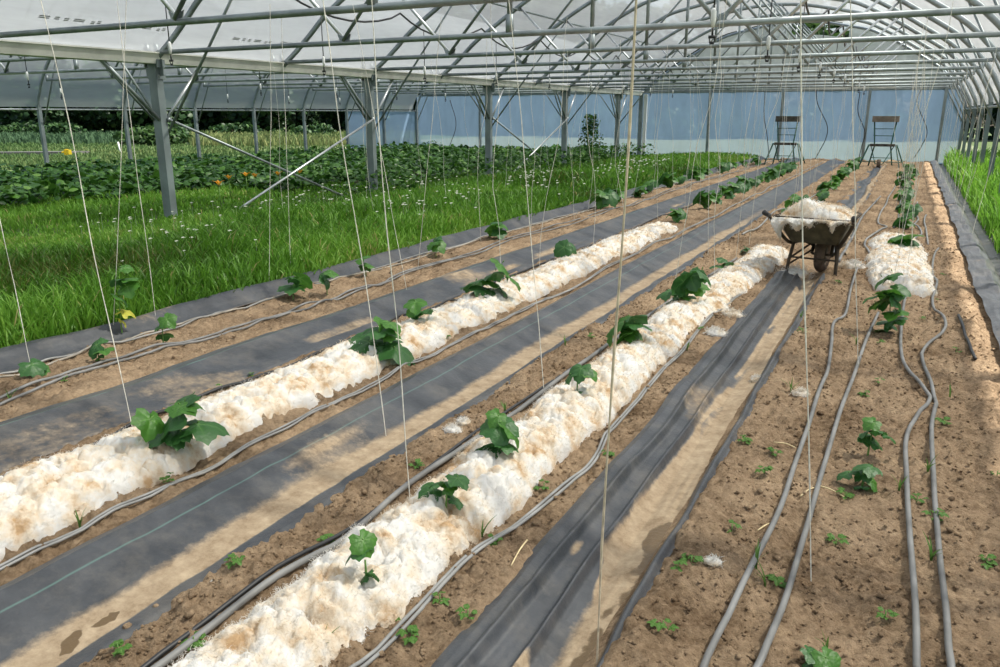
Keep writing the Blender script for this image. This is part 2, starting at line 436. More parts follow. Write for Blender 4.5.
# soil crumbs lying on the beds
def crumbs():
    ico = []
    t = (1+5**.5)/2
    base = np.array([(-1, t, 0), (1, t, 0), (-1, -t, 0), (1, -t, 0), (0, -1, t), (0, 1, t), (0, -1, -t), (0, 1, -t), (t, 0, -1), (t, 0, 1), (-t, 0, -1), (-t, 0, 1)], float)/math.sqrt(1+t*t)
    fc = np.array([(0, 11, 5), (0, 5, 1), (0, 1, 7), (0, 7, 10), (0, 10, 11), (1, 5, 9), (5, 11, 4), (11, 10, 2), (10, 7, 6), (7, 1, 8), (3, 9, 4), (3, 4, 2), (3, 2, 6), (3, 6, 8), (3, 8, 9), (4, 9, 5), (2, 4, 11), (6, 2, 10), (8, 6, 7), (9, 8, 1)])
    bands = [(-4.55, -3.85, 1200), (-3.26, -3.1, 250), (-2.62, -2.5, 150), (-1.86, -1.62, 2600), (-1.25, -1.0, 2200), (-.55, .68, 9000)]
    V = []; F = []; n = 0
    for a, b, k in bands:
        y = np.exp(rng.uniform(math.log(.9), math.log(12), k)); x = rng.uniform(a, b, k)
        r = rng.gamma(1.2, .0019, k)+.0016+.0003*y
        z = soil_z(x, y)
        j = 1+.8*(rng.random((k, 12, 1))-.5)
        v = base[None]*j*r[:, None, None]*np.array([1, 1, .75])+np.stack([x, y, z+r*.3], -1)[:, None]
        V.append(v.reshape(-1, 3)); F.append((fc[None]+(np.arange(k)*12)[:, None, None]+n).reshape(-1, 3)); n += k*12
    o = mesh('soil_crumbs', np.concatenate(V), np.concatenate(F), 'dry_soil')
    tag(o, 'crumbs and small clods of dry soil strewn over the beds', 'soil', kind='stuff')
crumbs()

# ---------------------------------------------------------------- woven ground cover strips
def strip(name, label, y0, y1, xl, xr, zf, sandf, dampf=None, threads=(), nu=60, dmin=.014, k=.011, wob=.012):
    yy = [y0]
    while yy[-1] < y1: yy.append(yy[-1]+max(dmin, k*yy[-1]))
    yy = np.array(yy); u = np.linspace(0, 1, nu)
    U, Yg = np.meshgrid(u, yy, indexing='ij')
    a = xl(Yg) if callable(xl) else xl; b = xr(Yg) if callable(xr) else xr
    a = a+wob*fbm(Yg*1.7, Yg*0+3, 61, 3); b = b+wob*fbm(Yg*1.9, Yg*0+8, 62, 3)
    Xg = a+(b-a)*U
    Z = zf(U, Xg, Yg)
    sand = np.clip(sandf(U, Xg, Yg), 0, 1)
    damp = np.clip(dampf(U, Xg, Yg), 0, 1) if dampf else sand*0
    th = sand*0
    for t, w, s in threads:
        d = np.abs(U-t-.006*fbm(Yg*2, Yg*0, 71, 2)); th = np.maximum(th, s*(d < w))
    # top and a turned-under edge give the sheet some thickness
    v = np.stack([Xg, Yg, Z], -1).reshape(-1, 3)
    o = mesh(name, v, grid_faces(len(u), len(yy)), 'woven_ground_cover', None, True, dict(sand=sand.ravel(), damp=damp.ravel(), thread=th.ravel()))
    return tag(o, label, 'ground cover')
def lay(h=.008):
    def zf(U, X_, Y_):
        edge = -.012*(sstep(.05, 0, U)+sstep(.95, 1, U))
        return H(X_, Y_)+h+edge+.006*fbm(X_*7, Y_*2.2, 81, 3)+.004*fbm(X_*3, Y_*9, 82, 2)
    return zf
def patches(s, sc=1.3, th=.1, a=1.6):
    return lambda U, X_, Y_: a*(fbm(X_*sc*1.6, Y_*sc, s, 4)-th)
def sandA(U, X_, Y_):
    return .75*sstep(.5, .72, U)*(1-sstep(.80, .86, U))*sstep(-.05, .4, fbm(X_*2, Y_*.9, 91, 3))+np.clip(patches(92, .9, .22)(U, X_, Y_), 0, .7)+.45*sstep(3.3, 2.2, Y_)*sstep(.25, .6, U)
strip('ground_cover', 'dusty black ground cover between the grass-side bed and the far wool row', .9, 30.3, -3.80, -3.28, lay(), sandA, None, [(.33, .007, .8), (.16, .004, .5)], 90)
def sandB(U, X_, Y_):
    s = sstep(.52, .76, U+.05*fbm(Y_*2, X_*0, 93, 3))*(1-sstep(.84, .875, U+.02*fbm(Y_*3, X_*0, 94, 2)))
    return s*.95*(1-.75*sstep(8, 16, Y_))+np.clip(patches(95, 1.2, .27, 1.8)(U, X_, Y_), 0, .62)+.75*np.exp(-((X_+2.17)/.07)**2-((Y_-2.55)/.35)**2)
def dampB(U, X_, Y_):
    X_ = X_+.05*fbm(X_*14, Y_*14, 97, 3); Y_ = Y_+.09*fbm(X_*11, Y_*11, 98, 3)
    return 1.1*np.exp(-((X_+1.98)/.05)**2-((Y_-1.16)/.06)**2)+1.0*np.exp(-((X_+1.99)/.03)**2-((Y_-1.30)/.05)**2)
strip('ground_cover', 'broad black ground cover with sandy trough between the two wool rows', .7, 29.6, -2.45, -1.855, lay(), sandB, dampB, [(.395, .0045, .5), (.14, .003, .3)], 110)
def zC(U, X_, Y_):
    f1 = .03*np.exp(-((U-.20-.05*fbm(Y_*.7, U*0, 101, 2))/.035)**2)+.032*np.exp(-((U-.42-.06*fbm(Y_*.6, U*0, 102, 2))/.03)**2)
    roll = .045*np.exp(-((U-.93)/.05)**2)
    base = np.interp(U, [0, .08, .3, .6, .85, 1], [.02, .035, .01, -.03, -.015, .02])
    return base+f1+roll+.010+.008*fbm(U*5, Y_*2.5, 103, 3)+.006*fbm(U*12, Y_*1.2, 104, 2)
def sandC(U, X_, Y_):
    lo = np.interp(Y_, [.8, 2, 3.4, 5, 7.6], [.42, .44, .50, .55, .5]); hi = np.interp(Y_, [.8, 2, 3.4, 5, 7.6], [.86, .86, .85, .84, .8])
    bare = 1-.85*sstep(.02, .16, fbm(X_*6, Y_*1.6, 108, 3))*sstep(.72, .5, U)
    return bare*sstep(lo-.05, lo+.04, U)*(1-sstep(hi-.02, hi+.03, U))*1.0+np.clip(patches(106, 1.5, .3, 1.5)(U, X_, Y_), 0, .6)+.9*np.exp(-((U-.28)/.04)**2-((Y_-2.28)/.06)**2)
def dampC(U, X_, Y_):
    return sstep(.5, .84, U)*(1-sstep(.87, .90, U))*sstep(3.6, 2.9, Y_)*(.62+.75*fbm(X_*7, Y_*4, 107, 3))
strip('ground_cover', 'folded black ground cover with sandy hollow running up to the wheelbarrow', .8, 7.75, lambda y: -.985+.0*y, lambda y: -.545+.0*y, zC, sandC, dampC, [], 110, .012, .008, .02)
def zC2(U, X_, Y_):
    return H(X_, Y_)*.5+.012+.07*np.exp(-((U-.8-.08*fbm(Y_*.8, U*0, 111, 2))/.10)**2)+.05*np.exp(-((U-.45-.12*fbm(Y_*.6, U*0, 112, 2))/.12)**2)+.02*fbm(U*4, Y_*2, 113, 3)
strip('ground_cover', 'crumpled black ground cover with tan underside beyond the wheelbarrow', 8.9, 27, lambda y: np.interp(y, [8.9, 11, 14.5, 15.2, 27], [-.72, -.92, -1.08, -1.0, -.95]), lambda y: np.interp(y, [8.9, 12, 14, 27], [-.42, -.52, -.58, -.55]),
      zC2, lambda U, X_, Y_: .95*sstep(.62, .74, U)*(1-sstep(.9, .97, U))+.25*patches(114)(U, X_, Y_), None, [], 60, .03, .01, .05)
def zR(U, X_, Y_):
    return H(X_, Y_)+.024+.014*np.sin(Y_*9+3*fbm(Y_*1.3, U*0, 121, 2)+2*U)*sstep(.15, .5, U)+.012*fbm(U*4, Y_*5, 122, 3)
strip('ground_cover', 'wrinkled grey ground cover along the right edge of the soil', .9, 30.3, .66, .88, zR, lambda U, X_, Y_: np.clip(patches(123, 1.6, .12, 1.0)(U, X_, Y_), 0, .55), None, [], 50, .02, .009, .03)
strip('ground_cover', 'shaded black ground cover lining the ditch beside the right grass', .9, 30.3, .885, 1.10, lambda U, X_, Y_: H(X_, Y_)+.012+.01*fbm(U*3, Y_*2, 131, 3), patches(132, 1.2, .35, 1.0), None, [], 30, .03, .012, .02)
def zK(U, X_, Y_):
    return np.interp(U, [0, .2, .5, .8, 1], [.09, .085, .045, .01, .0])+.012*fbm(Y_*1.5, U*2, 141, 3)
strip('ground_cover', 'black ground cover edging turned up against the grass strip', .9, 30.3, lambda y: -4.80+.0*y, lambda y: -4.60+.0*y, zK, lambda U, X_, Y_: .5*sstep(.8, 1, U)+np.clip(patches(143, 1.3, .25, 1.2)(U, X_, Y_), 0, .6), None, [], 24, .03, .012, .05)

# ---------------------------------------------------------------- wool
def hair(name, P, Nn, count, length, parent):
    """short crimped fibres standing off the fleece, one curves object"""
    k = len(P); idx = rng.integers(0, k, count)
    p = P[idx]+rng.normal(0, .004, (count, 3)); n = Nn[idx]
    d = n*.55+rng.normal(0, .6, (count, 3)); d /= np.linalg.norm(d, axis=1, keepdims=True)
    L_ = length*rng.uniform(.4, 1.3, count)
    b = np.cross(d, rng.normal(0, 1, (count, 3))); b /= np.maximum(np.linalg.norm(b, axis=1, keepdims=True), 1e-6)
    c = np.cross(d, b)
    m = 6; pts = np.zeros((count, m, 3))
    ph = rng.uniform(0, 6.28, count); tw = rng.uniform(2.5, 5, count)
    for i in range(m):
        t = i/(m-1)
        a = ph+t*tw
        pts[:, i] = p+d*(L_*t)[:, None]+(b*np.cos(a)[:, None]+c*np.sin(a)[:, None])*(L_*.38*t)[:, None]
    cv = bpy.data.hair_curves.new(name)
    cv.add_curves([m]*count)
    cv.attributes['position'].data.foreach_set('vector', pts.astype(np.float32).ravel())
    ra = cv.attributes.get('radius') or cv.attributes.new('radius', 'FLOAT', 'POINT')
    dist = np.maximum(1., p[:, 1]/2.5)
    rad = (np.linspace(.0007, .0003, m)[None]*dist[:, None]).astype(np.float32)
    ra.data.foreach_set('value', rad.ravel())
    cv.materials.append(MATS['raw_wool'])
    o = bpy.data.objects.new(name, cv); COL.objects.link(o); o.parent = parent
    o['kind'] = 'stuff'
    return o
def wool_height(x, y, s):
    a = np.sqrt(np.clip(1-(worley(x*10+.5*fbm(x*6, y*6, s+5, 2), y*10+.5*fbm(x*6, y*6, s+6, 2), s)/.78)**2, 0, 1))
    b = np.sqrt(np.clip(1-(worley(x*27+.9*fbm(x*14, y*14, s+7, 2), y*27+.6*fbm(x*14, y*14, s+8, 2), s+1)/.8)**2, 0, 1))
    c = np.sqrt(np.clip(1-(worley(x*44, y*44, s+2)/.85)**2, 0, 1))
    return .062*a+.046*b+.018*c+.035*fbm(x*2.2, y*2.2, s+3, 2)
def wool_row(name, label, xl, xr, y0, y1, s, hscale=1., nhair=20000, hl=.011, ground=None):
    yy = [y0]
    while yy[-1] < y1: yy.append(yy[-1]+max(.0085, .0042*yy[-1]))
    yy = np.array(yy); nu = 74
    U, Yg = np.meshgrid(np.linspace(0, 1, nu), yy, indexing='ij')
    a = xl(Yg)+.05*fbm(Yg*2.2, Yg*0, s+11, 3)+.02*fbm(Yg*11, Yg*0, s+12, 2); b = xr(Yg)+.05*fbm(Yg*2.3, Yg*0+4, s+13, 3)+.02*fbm(Yg*12, Yg*0+4, s+14, 2)
    e = np.clip(np.minimum(Yg-y0, y1-Yg)/.16, 0, 1); e = np.sqrt(1-(1-e)**2)
    mid = (a+b)/2; hw = (b-a)/2*(.35+.65*e)
    q = (U*2-1); q = np.sin(q*math.pi/2)
    Xg = mid+hw*q
    prof = np.sqrt(np.clip(1-np.abs(q)**2.6, 0, 1))*e
    wh = wool_height(Xg, Yg, s)
    Z = (ground(Xg, Yg) if ground is not None else H(Xg, Yg))-.01+prof*(.035+wh)*hscale
    # push lumps sideways a little so that they overhang
    Xg = Xg+.02*fbm(Xg*13, Yg*13, s+15, 2)*prof; Yg2 = Yg+.02*fbm(Xg*13, Yg*13, s+16, 2)*prof
    v = np.stack([Xg, Yg2, Z], -1)
    o = mesh(name, v.reshape(-1, 3), grid_faces(nu, len(yy)), 'raw_wool')
    du = np.gradient(v, axis=0); dv = np.gradient(v, axis=1)
    nn = np.cross(du, dv); nn /= np.maximum(np.linalg.norm(nn, axis=-1, keepdims=True), 1e-9)
    nn *= np.sign(nn[..., 2:3]+1e-9)
    keep = (prof > .15)
    # more fibres where the camera is close
    hair('wool_fibres', v[keep], nn[keep], nhair, hl, o)
    return tag(o, label, 'wool', kind='stuff')
cst = lambda c: (lambda y: c+0*y)
wool_row('wool_mulch', 'long row of raw fleece mulch between the two broad black covers', cst(-3.07), cst(-2.60), .8, 10.35, 200, .88, 18000, .014)
wool_row('wool_mulch', 'long row of raw fleece mulch leading to the wheelbarrow', lambda y: np.interp(y, [.8, 2, 5, 9], [-1.60, -1.57, -1.55, -1.42]), lambda y: np.interp(y, [.8, 2, 5, 9], [-1.25, -1.20, -1.18, -1.0]), .75, 9.1, 230, .88, 21000, .014)
wool_row('wool_mulch', 'short patch of raw fleece around plants right of the wheelbarrow', lambda y: np.interp(y, [7.3, 8, 10.6], [-.12, -.25, -.28]), lambda y: np.interp(y, [7.3, 8, 10.6], [.36, .36, .24]), 7.35, 10.6, 260, .9, 4000)
def tuft(px, py, r, label, s):
    c = gr(px, py, 0.02); n = 14
    th, ph = np.meshgrid(np.linspace(0, math.pi*.55, n), np.linspace(0, 2*math.pi, 18, endpoint=False), indexing='ij')
    d = np.stack([np.sin(th)*np.cos(ph)*1.25, np.sin(th)*np.sin(ph), np.cos(th)*.6], -1)
    rr = r*(1+.28*fbm(d[..., 0]*3+s, d[..., 1]*3+d[..., 2]*2, s, 3))
    v = d*rr[..., None]+np.array([c[0], c[1], float(soil_z(c[0], c[1]))])
    f = [(i*18+j, i*18+(j+1) % 18, (i+1)*18+(j+1) % 18, (i+1)*18+j) for i in range(n-1) for j in range(18)]
    o = mesh('wool_tuft', v.reshape(-1, 3), f, 'raw_wool')
    hair('wool_fibres', v.reshape(-1, 3), d.reshape(-1, 3)/np.linalg.norm(d.reshape(-1, 3), axis=1, keepdims=True), 260, r*.5, o)
    tag(o, label, 'wool')
tuft(712, 577, .022, 'tiny white wool tuft on the soil beside the two near right hoses', 301)
tuft(453, 432, .035, 'small white wool tuft on soil between the broad cover and the near wool row', 302)
tuft(464, 425, .028, 'smaller beige wool tuft just behind the white tuft near the wool row', 303)
tuft(758, 376, .03, 'white wool scrap lying in the sandy hollow of the folded cover', 304)
tuft(800, 402, .035, 'flat white wool scrap on soil at the left of the right-hand hoses', 305)
tuft(732, 318, .06, 'white wool scrap beside the near wool row close to the folded cover', 306)
tuft(716, 338, .05, 'beige wool scrap nearest the foot of the near wool row edge', 307)
tuft(853, 268, .09, 'beige wool clump at the upper end of the leftmost right-bed hose', 308)
tuft(795, 272, .12, 'muddy wool clump lying on the end of the folded cover', 309)

# ---------------------------------------------------------------- hoses
def smooth_path(pts, n=8):
    p = np.asarray(pts, float)
    if len(p) < 3: return p
    q = np.concatenate([p[:1]*2-p[1:2], p, p[-1:]*2-p[-2:-1]])
    out = []
    for i in range(1, len(q)-2):
        for t in np.linspace(0, 1, n, endpoint=False):
            a, b, c, d = q[i-1:i+3]
            out.append(.5*((2*b)+(-a+c)*t+(2*a-5*b+4*c-d)*t*t+(-a+3*b-3*c+d)*t**3))
    out.append(p[-1]); return np.array(out)
def hose(label, pts, r, material, lift=None, wander=0., s=0):
    p = np.asarray(pts, float)
    if p.shape[1] == 3: p = p[:, :2]
    p = smooth_path(p, 8)
    if wander:
        p[:, 0] += wander*fbm(p[:, 1]*.9, p[:, 1]*0+s, 150+s, 3)
    g0 = np.max([soil_z(p[:, 0]+d*r, p[:, 1]) for d in (-1, 0, 1)], 0)
    g1 = np.max([np.roll(g0, k) for k in (-1, 0, 1)], 0); g1[0] = g0[0]; g1[-1] = g0[-1]
    g1 = np.convolve(np.pad(g1, 2, mode='edge'), np.ones(5)/5, 'valid')
    z = np.maximum(g1, H(p[:, 0], p[:, 1]))+r*.7
    m = MB(); m.tube(np.column_stack([p, z]), r, 10)
    o = m.build('drip_hose', material)
    return tag(o, label, 'hose')
def px_path(l): return [gr(*p)[:2] for p in l]
def long_y(x, y0, y1, n=40):
    y = np.concatenate([np.linspace(y0, min(6, y1), n//2, endpoint=False), np.linspace(min(6, y1), y1, n//2)])
    return np.column_stack([np.full(len(y), x), y])
hose('pale grey drip hose beside the far wool row, the one touching the wool side', long_y(-2.518, .7, 29), .0055, 'pale_pipe', .004, .025, 1)
hose('pale grey drip hose beside the far wool row, the one towards the black cover', long_y(-2.504, .7, 29), .0055, 'pale_pipe', .004, .025, 1)
hose('dark drip hose partly buried between the dusty cover and the far wool row', long_y(-3.17, .9, 26), .010, 'black_pipe', .010, .03, 2)
P2 = [gr(a_, b_, .012)[:2] for a_, b_ in ((330, 702), (367, 667), (405, 630), (466, 566), (520, 524), (568, 484), (592, 461), (604, 440), (614, 425), (636, 400), (662, 372), (694, 339), (716, 317), (740, 296))]
hose('shiny grey drip hose right of the near wool row, left one of its pair', [(a-.0075, b) for a, b in P2], .006, 'pale_pipe', .006)
hose('shiny grey drip hose right of the near wool row, right one of its pair', [(a+.0075, b) for a, b in P2], .006, 'pale_pipe', .006)
hose('dark grey drip hose along the left foot of the near wool row', [(-1.64, 1.0), (-1.63, 1.4), (-1.62, 1.9), (-1.64, 2.4), (-1.60, 3.0), (-1.60, 4), (-1.60, 5.2), (-1.56, 7), (-1.5, 8.5)], .012, 'grey_pipe', .012)
hose('black drip hose lying just left of the dark grey one by the near wool row', [(-1.665, 1.0), (-1.66, 1.6), (-1.645, 2.2), (-1.64, 3.0), (-1.63, 4.2)], .008, 'black_pipe', .010)
for i, x in enumerate((-4.56, -4.50)):
    hose(('pale', 'dusty tan')[i]+' drip hose in the bed beside the grass strip, '+('nearest the grass', 'second from the grass')[i], long_y(x, 1.5, 29), .007, ('pale_pipe', 'dusty_pipe')[i], .014, .10, 3+i)
for i, x in enumerate((-4.19, -4.13)):
    hose('dark grey drip hose in the bed beside the grass strip, '+('third', 'fourth')[i]+' from the grass', long_y(x, 1.5, 29), .0085, 'grey_pipe', .014, .09, 6+i)
hose('grey hose at the left of the right-hand bed, ending by a wool clump', px_path([(700, 690), (711, 664), (735, 612), (775, 530), (795, 470), (806, 440), (815, 412), (827, 376), (831, 348), (833, 329), (845, 319), (850, 295), (857, 271)]), .0102, 'grey_pipe', .02)
hose('grey hose that ends under the tall cucumber plant of the right-hand bed', px_path([(752, 690), (765, 664), (790, 590), (810, 520), (833, 440), (850, 390), (864, 349), (878, 315)]), .0102, 'grey_pipe', .02)
hose('grey hose that curls past the cucumber plant, left of the rightmost hose', px_path([(916, 690), (915, 664), (913, 593), (908, 542), (905, 490), (905, 447), (916, 425), (928, 408), (927, 394), (911, 376), (901, 359), (901, 329), (905, 300), (912, 288)]), .0102, 'grey_pipe', .02)
hose('rightmost grey hose of the right-hand bed, looping beside the wool patch', px_path([(949, 690), (947, 664), (944, 610), (937, 550), (932, 498), (930, 440), (933, 420), (935, 408), (931, 387), (922, 363), (924, 351), (942, 337), (944, 327), (934, 312), (932, 302), (936, 289), (932, 278), (933, 262), (938, 252)]), .0102, 'grey_pipe', .02)
hose('pale hose bending round the left side of the right-hand wool patch', px_path([(869, 260), (864, 250), (868, 242), (880, 235), (886, 231), (878, 226), (879, 219), (886, 207), (889, 198), (896, 187), (898, 178)]), .0115, 'pale_pipe', .02)
hose('pale hose running straight behind the wool patch towards the end wall', px_path([(893, 232), (897, 227), (900, 205), (902, 185), (904, 174)]), .0115, 'pale_pipe', .02)
hose('pale hose snaking behind the wool patch, right of the straight one', px_path([(911, 243), (921, 237), (918, 231), (913, 228), (918, 222), (915, 214), (917, 205)]), .0115, 'pale_pipe', .02)
hose('short pale hose right of the snaking one behind the wool patch', px_path([(928, 246), (926, 235), (924, 223), (926, 216)]), .0115, 'pale_pipe', .02)
hose('grey hose at the right edge of the crumpled cover behind the wheelbarrow', px_path([(838, 268), (846, 256), (853, 240), (862, 222), (872, 210), (880, 200)]), .014, 'grey_pipe', .03)
hose('short grey hose along the far part of the near bed beyond the wheelbarrow', px_path([(742, 238), (760, 228), (776, 214), (800, 205), (822, 192), (838, 182)]), .012, 'pale_pipe', .02)
hose('black pipe stub poking from soil near the grey right edge cover', px_path([(957, 324), (963, 337), (968, 350), (975, 361)]), .010, 'black_pipe', .02)

# ---------------------------------------------------------------- greenhouse frame
BY = lambda k: 8.1+2.5*k
XG, XR, XC = -9.52, 1.46, -4.0          # gutter line, right wall, ridge of the main span
XBL, XBC = -19.72, -14.62               # outer wall and ridge of the left span
END = BY(9)
RIDGE = [(0, 4.55), (.5, 4.53), (1.0, 4.47), (1.7, 4.33), (2.3, 4.2), (2.66, 4.05), (3.3, 3.72), (4.05, 3.26), (4.5, 2.97), (4.8, 2.72), (5.1, 2.48), (5.3, 2.34), (5.5, 2.2)]
WALL = RIDGE[:9]+[(4.78, 2.73), (5.02, 2.48), (5.2, 2.25), (5.33, 2.02), (5.42, 1.85), (5.45, 1.68)]
def rise(y): return .004*np.clip(np.asarray(y, float)-8.1, -15, 40)
def bow_pts(span, off=0.):
    """profile from the left end to the right end (x, z); the outer end bends down into the wall leg"""
    if span == 'main':
        l = [(XC-r*5.52/5.5, z) for r, z in RIDGE[::-1]]; r_ = [(XC+r, z) for r, z in WALL[1:]]
    else:
        k = 5.1/5.5
        l = [(XBC-r*5.1/5.45, z) for r, z in WALL[::-1]]; r_ = [(XBC+r*k, z) for r, z in RIDGE[1:]]
    p = np.array(l+r_)
    p = smooth_path(p, 3)
    if off:
        t = np.gradient(p, axis=0); t /= np.linalg.norm(t, axis=1, keepdims=True)
        p = p+off*np.stack([-t[:, 1], t[:, 0]], -1)
    return p
BOW_A, BOW_B = bow_pts('main'), bow_pts('left')
def zbow(P, x): return float(np.interp(x, P[:, 0], P[:, 1]))

def truss(span, k, label):
    y = BY(k); dz = float(rise(y)); P = BOW_A if span == 'main' else BOW_B
    xc = XC if span == 'main' else XBC
    t = thing('roof_truss', label, 'roof truss', (0, y, dz), 0, 'roof trusses of the '+('main span' if span == 'main' else 'left span'))
    m = MB(); m.tube([(x, 0, z) for x, z in P], .047, 8, .62); m.build('bow', 'galvanised_steel', t)
    x0, x1 = (XG+.08, XR-.42) if span == 'main' else (XBL+.5, XG-.1)
    m = MB(); m.tube([(x0, .0, 2.32), (x1, .0, 2.32)], .031, 8)
    for xx in (x0, x1): m.box((xx, 0, 2.36), (.05, .05, .14))
    m.build('tie_bar', 'galvanised_steel', t)
    m = MB(); m.beam((xc, 0, 2.3), (xc, 0, zbow(P, xc)), .045); m.box((xc, 0, 2.42), (.075, .05, .2)); m.build('centre_post', 'galvanised_steel', t)
    for s in (-1, 1):
        xv = xc+s*2.22
        xo = xc+s*3.5
        m = MB(); m.tube([(xv, .035, 2.34), (xo, .035, zbow(P, xo))], .024, 8); m.build('strut', 'bright_steel', t)
        xi = xc+s*.15
        m = MB(); m.tube([(xv, -.03, 2.34), (xi, -.03, zbow(P, xi))], .022, 8); m.build('strut', 'galvanised_steel', t)
        m = MB(); m.add([(xv-.07, .0, 2.34), (xv+.07, .0, 2.34), (xv+.10, .0, 2.42), (xv, .0, 2.385), (xv-.10, .0, 2.42), (xv-.07, .012, 2.34), (xv+.07, .012, 2.34), (xv+.10, .012, 2.42), (xv, .012, 2.385), (xv-.10, .012, 2.42)],
                        [(0, 1, 2, 3, 4), (9, 8, 7, 6, 5), (0, 5, 6, 1), (1, 6, 7, 2), (2, 7, 8, 3), (3, 8, 9, 4), (4, 9, 5, 0)]); m.build('gusset_plate', 'galvanised_steel', t, False)
    # leg of the outer wall below the bend, with its knee brace
    xo = XR-.01 if span == 'main' else XBL
    s = 1 if span == 'main' else -1
    m = MB(); m.beam((xo, 0, -.3-dz), (xo, 0, 1.72), .085); m.build('leg', 'painted_steel', t, False)
    m = MB(); xk = xo-s*1.0; m.tube([(xo-s*.04, .05, 1.25), (xk, .05, zbow(P, xk))], .018, 7); m.build('knee_brace', 'galvanised_steel', t)
    return t
for k in range(-2, 10):
    truss('main', k, 'main span roof truss, '+('the one in the end wall' if k == 9 else nth(9-k)+' back from the end wall'))
for k in range(-1, 10):
    truss('left', k, 'left span roof truss, '+('the one in the end wall' if k == 9 else nth(9-k)+' back from the end wall'))

def purlin(label, x, z, r=.02, y0=-4.5):
    m = MB(); m.tube([(x, y0, z+float(rise(y0))), (x, END, z+float(rise(END)))], r, 8)
    tag(m.build('purlin', 'galvanised_steel'), label, 'purlin')
for i, (dx, w) in enumerate(((-3.5, 'left lower'), (0, 'ridge'), (3.5, 'right lower'))):
    purlin('long '+w+' purlin tube under the main span roof film', XC+dx, zbow(BOW_A, XC+dx)-.06)
    purlin('long '+w+' purlin tube under the left span roof film', XBC+dx*.93, zbow(BOW_B, XBC+dx*.93)-.06)
purlin('long side rail tube along the top of the left outer wall', XBL+.0, 1.62, .025)
purlin('long side rail tube along the top of the right outer wall', XR-.03, 1.62, .025)

# gutter between the spans
prof = [(-.17, .10), (-.17, .12), (-.13, .12), (-.10, .0), (.10, .0), (.13, .12), (.17, .12), (.17, .10), (.15, .10), (.115, -.03), (-.115, -.03), (-.15, .10)]
m = MB(); n = len(prof); yy = (-4.5, END+.05)
v = [(XG+a, y, 2.20+b+float(rise(y))) for y in yy for a, b in prof]
m.add(v, [(i, (i+1) % n, n+(i+1) % n, n+i) for i in range(n)]+[tuple(range(n-1, -1, -1)), tuple(range(n, 2*n))])
tag(m.build('gutter', 'gutter_sheet', smooth=False), 'long pale sheet metal gutter between the two roof spans', 'gutter')

# posts under the gutter with knee braces, and the crossed wind braces
def post(k, label):
    y = BY(k); dz = float(rise(y))
    t = thing('gutter_post', label, 'post', (XG, y, 0), 0, 'posts under the gutter')
    m = MB(); w = .155
    pr = [(-w/2, -w/2), (w/2, -w/2), (w/2, w/2), (w/2-.03, w/2), (w/2-.03, -w/2+.03), (-w/2+.03, -w/2+.03), (-w/2+.03, w/2), (-w/2, w/2)]
    m.box((0, 0, 1.0), (w, .11, 2.5+2*dz*0)); m.build('shaft', 'painted_steel', t, False)
    m = MB(); m.box((0, 0, 2.12+dz), (.34, .012, .22)); m.box((0, .02, 2.0+dz), (.19, .14, .06)); m.box((.12, 0, 2.22+dz), (.02, .14, .2)); m.box((-.12, 0, 2.22+dz), (.02, .14, .2)); m.build('bracket', 'painted_steel', t, False)
    m = MB(); m.tube([(.05, -.06, 1.42), (.05, -.86, 2.18+dz)], .026, 8); m.build('knee_brace', 'galvanised_steel', t)
    m = MB(); m.tube([(-.06, -.06, 1.42), (-.06, -.80, 2.18+dz)], .018, 8); m.build('knee_brace', 'galvanised_steel', t)
    m = MB(); m.tube([(.05, .06, 1.42), (.05, .76, 2.17+dz)], .022, 8); m.build('knee_brace', 'bright_steel', t)
    x1 = XC-3.5
    m = MB(); m.tube([(.06, .07, 1.25), (x1-XG, .07, zbow(BOW_A, x1)+dz-.03)], .019, 8); m.build('roof_strut', 'galvanised_steel', t)
    x1 = XBC+3.3
    m = MB(); m.tube([(-.06, .07, 1.35), (x1-XG, .07, zbow(BOW_B, x1)+dz-.03)], .017, 8); m.build('roof_strut', 'galvanised_steel', t)
    return t
for k, w in ((-2, 'standing beside the camera'), (0, 'large and nearest, at the left of the photo'), (2, 'second nearest, where the nearer brace pair ends'), (4, 'third nearest, in front of the far brace pair'), (6, 'fourth nearest, where the far brace pair ends'), (8, 'last one before the end wall')):
    if k >= 0: post(k, 'grey steel gutter post, '+w)
def brace(label, ya, za, yb, zb, dx, material='bright_steel'):
    m = MB(); m.tube([(XG+dx, ya, za), (XG+dx, yb, zb)], .021, 8)
    for y_, z_ in ((ya, za), (yb, zb)): m.box((XG+dx, y_, z_), (.03, .06, .06))
    tag(m.build('wind_brace', material), label, 'brace')
brace('steel brace falling from the nearest post to the grass', BY(0)+.07, 1.42, 12.2, -.05, .10, 'galvanised_steel')
brace('bright steel brace rising from the grass to the second post', 9.05, -.05, BY(2)-.07, 1.42, .13)
brace('steel brace falling from the third post to the grass', BY(4)+.07, 1.42, 22.2, -.05, .10, 'galvanised_steel')
brace('bright steel brace rising from the grass to the fourth post', 19.05, -.05, BY(6)-.07, 1.42, .13)

# roof film of both spans
def roof(name, P, label, y0=-7.5):
    p = P+0.
    t = np.gradient(p, axis=0); t /= np.linalg.norm(t, axis=1, keepdims=True)
    p = p+.062*np.stack([-t[:, 1], t[:, 0]], -1)
    ys_ = np.arange(y0, END+.02, .4167)
    I, Yg = np.meshgrid(np.arange(len(p)), ys_, indexing='ij')
    sag = -.03*np.abs(np.sin((Yg-8.1)/2.5*math.pi))
    nx, nz = -t[:, 1], t[:, 0]
    v = np.stack([p[I, 0]+nx[I]*sag, Yg, p[I, 1]+nz[I]*sag+rise(Yg)], -1)
    o = mesh(name, v.reshape(-1, 3), grid_faces(len(p), len(ys_)), 'roof_film')
    return tag(o, label, 'roof film', kind='structure')
roofA = roof('ceiling', BOW_A, 'milky film roof over the main span')
roof('ceiling', BOW_B, 'milky film roof over the left span')

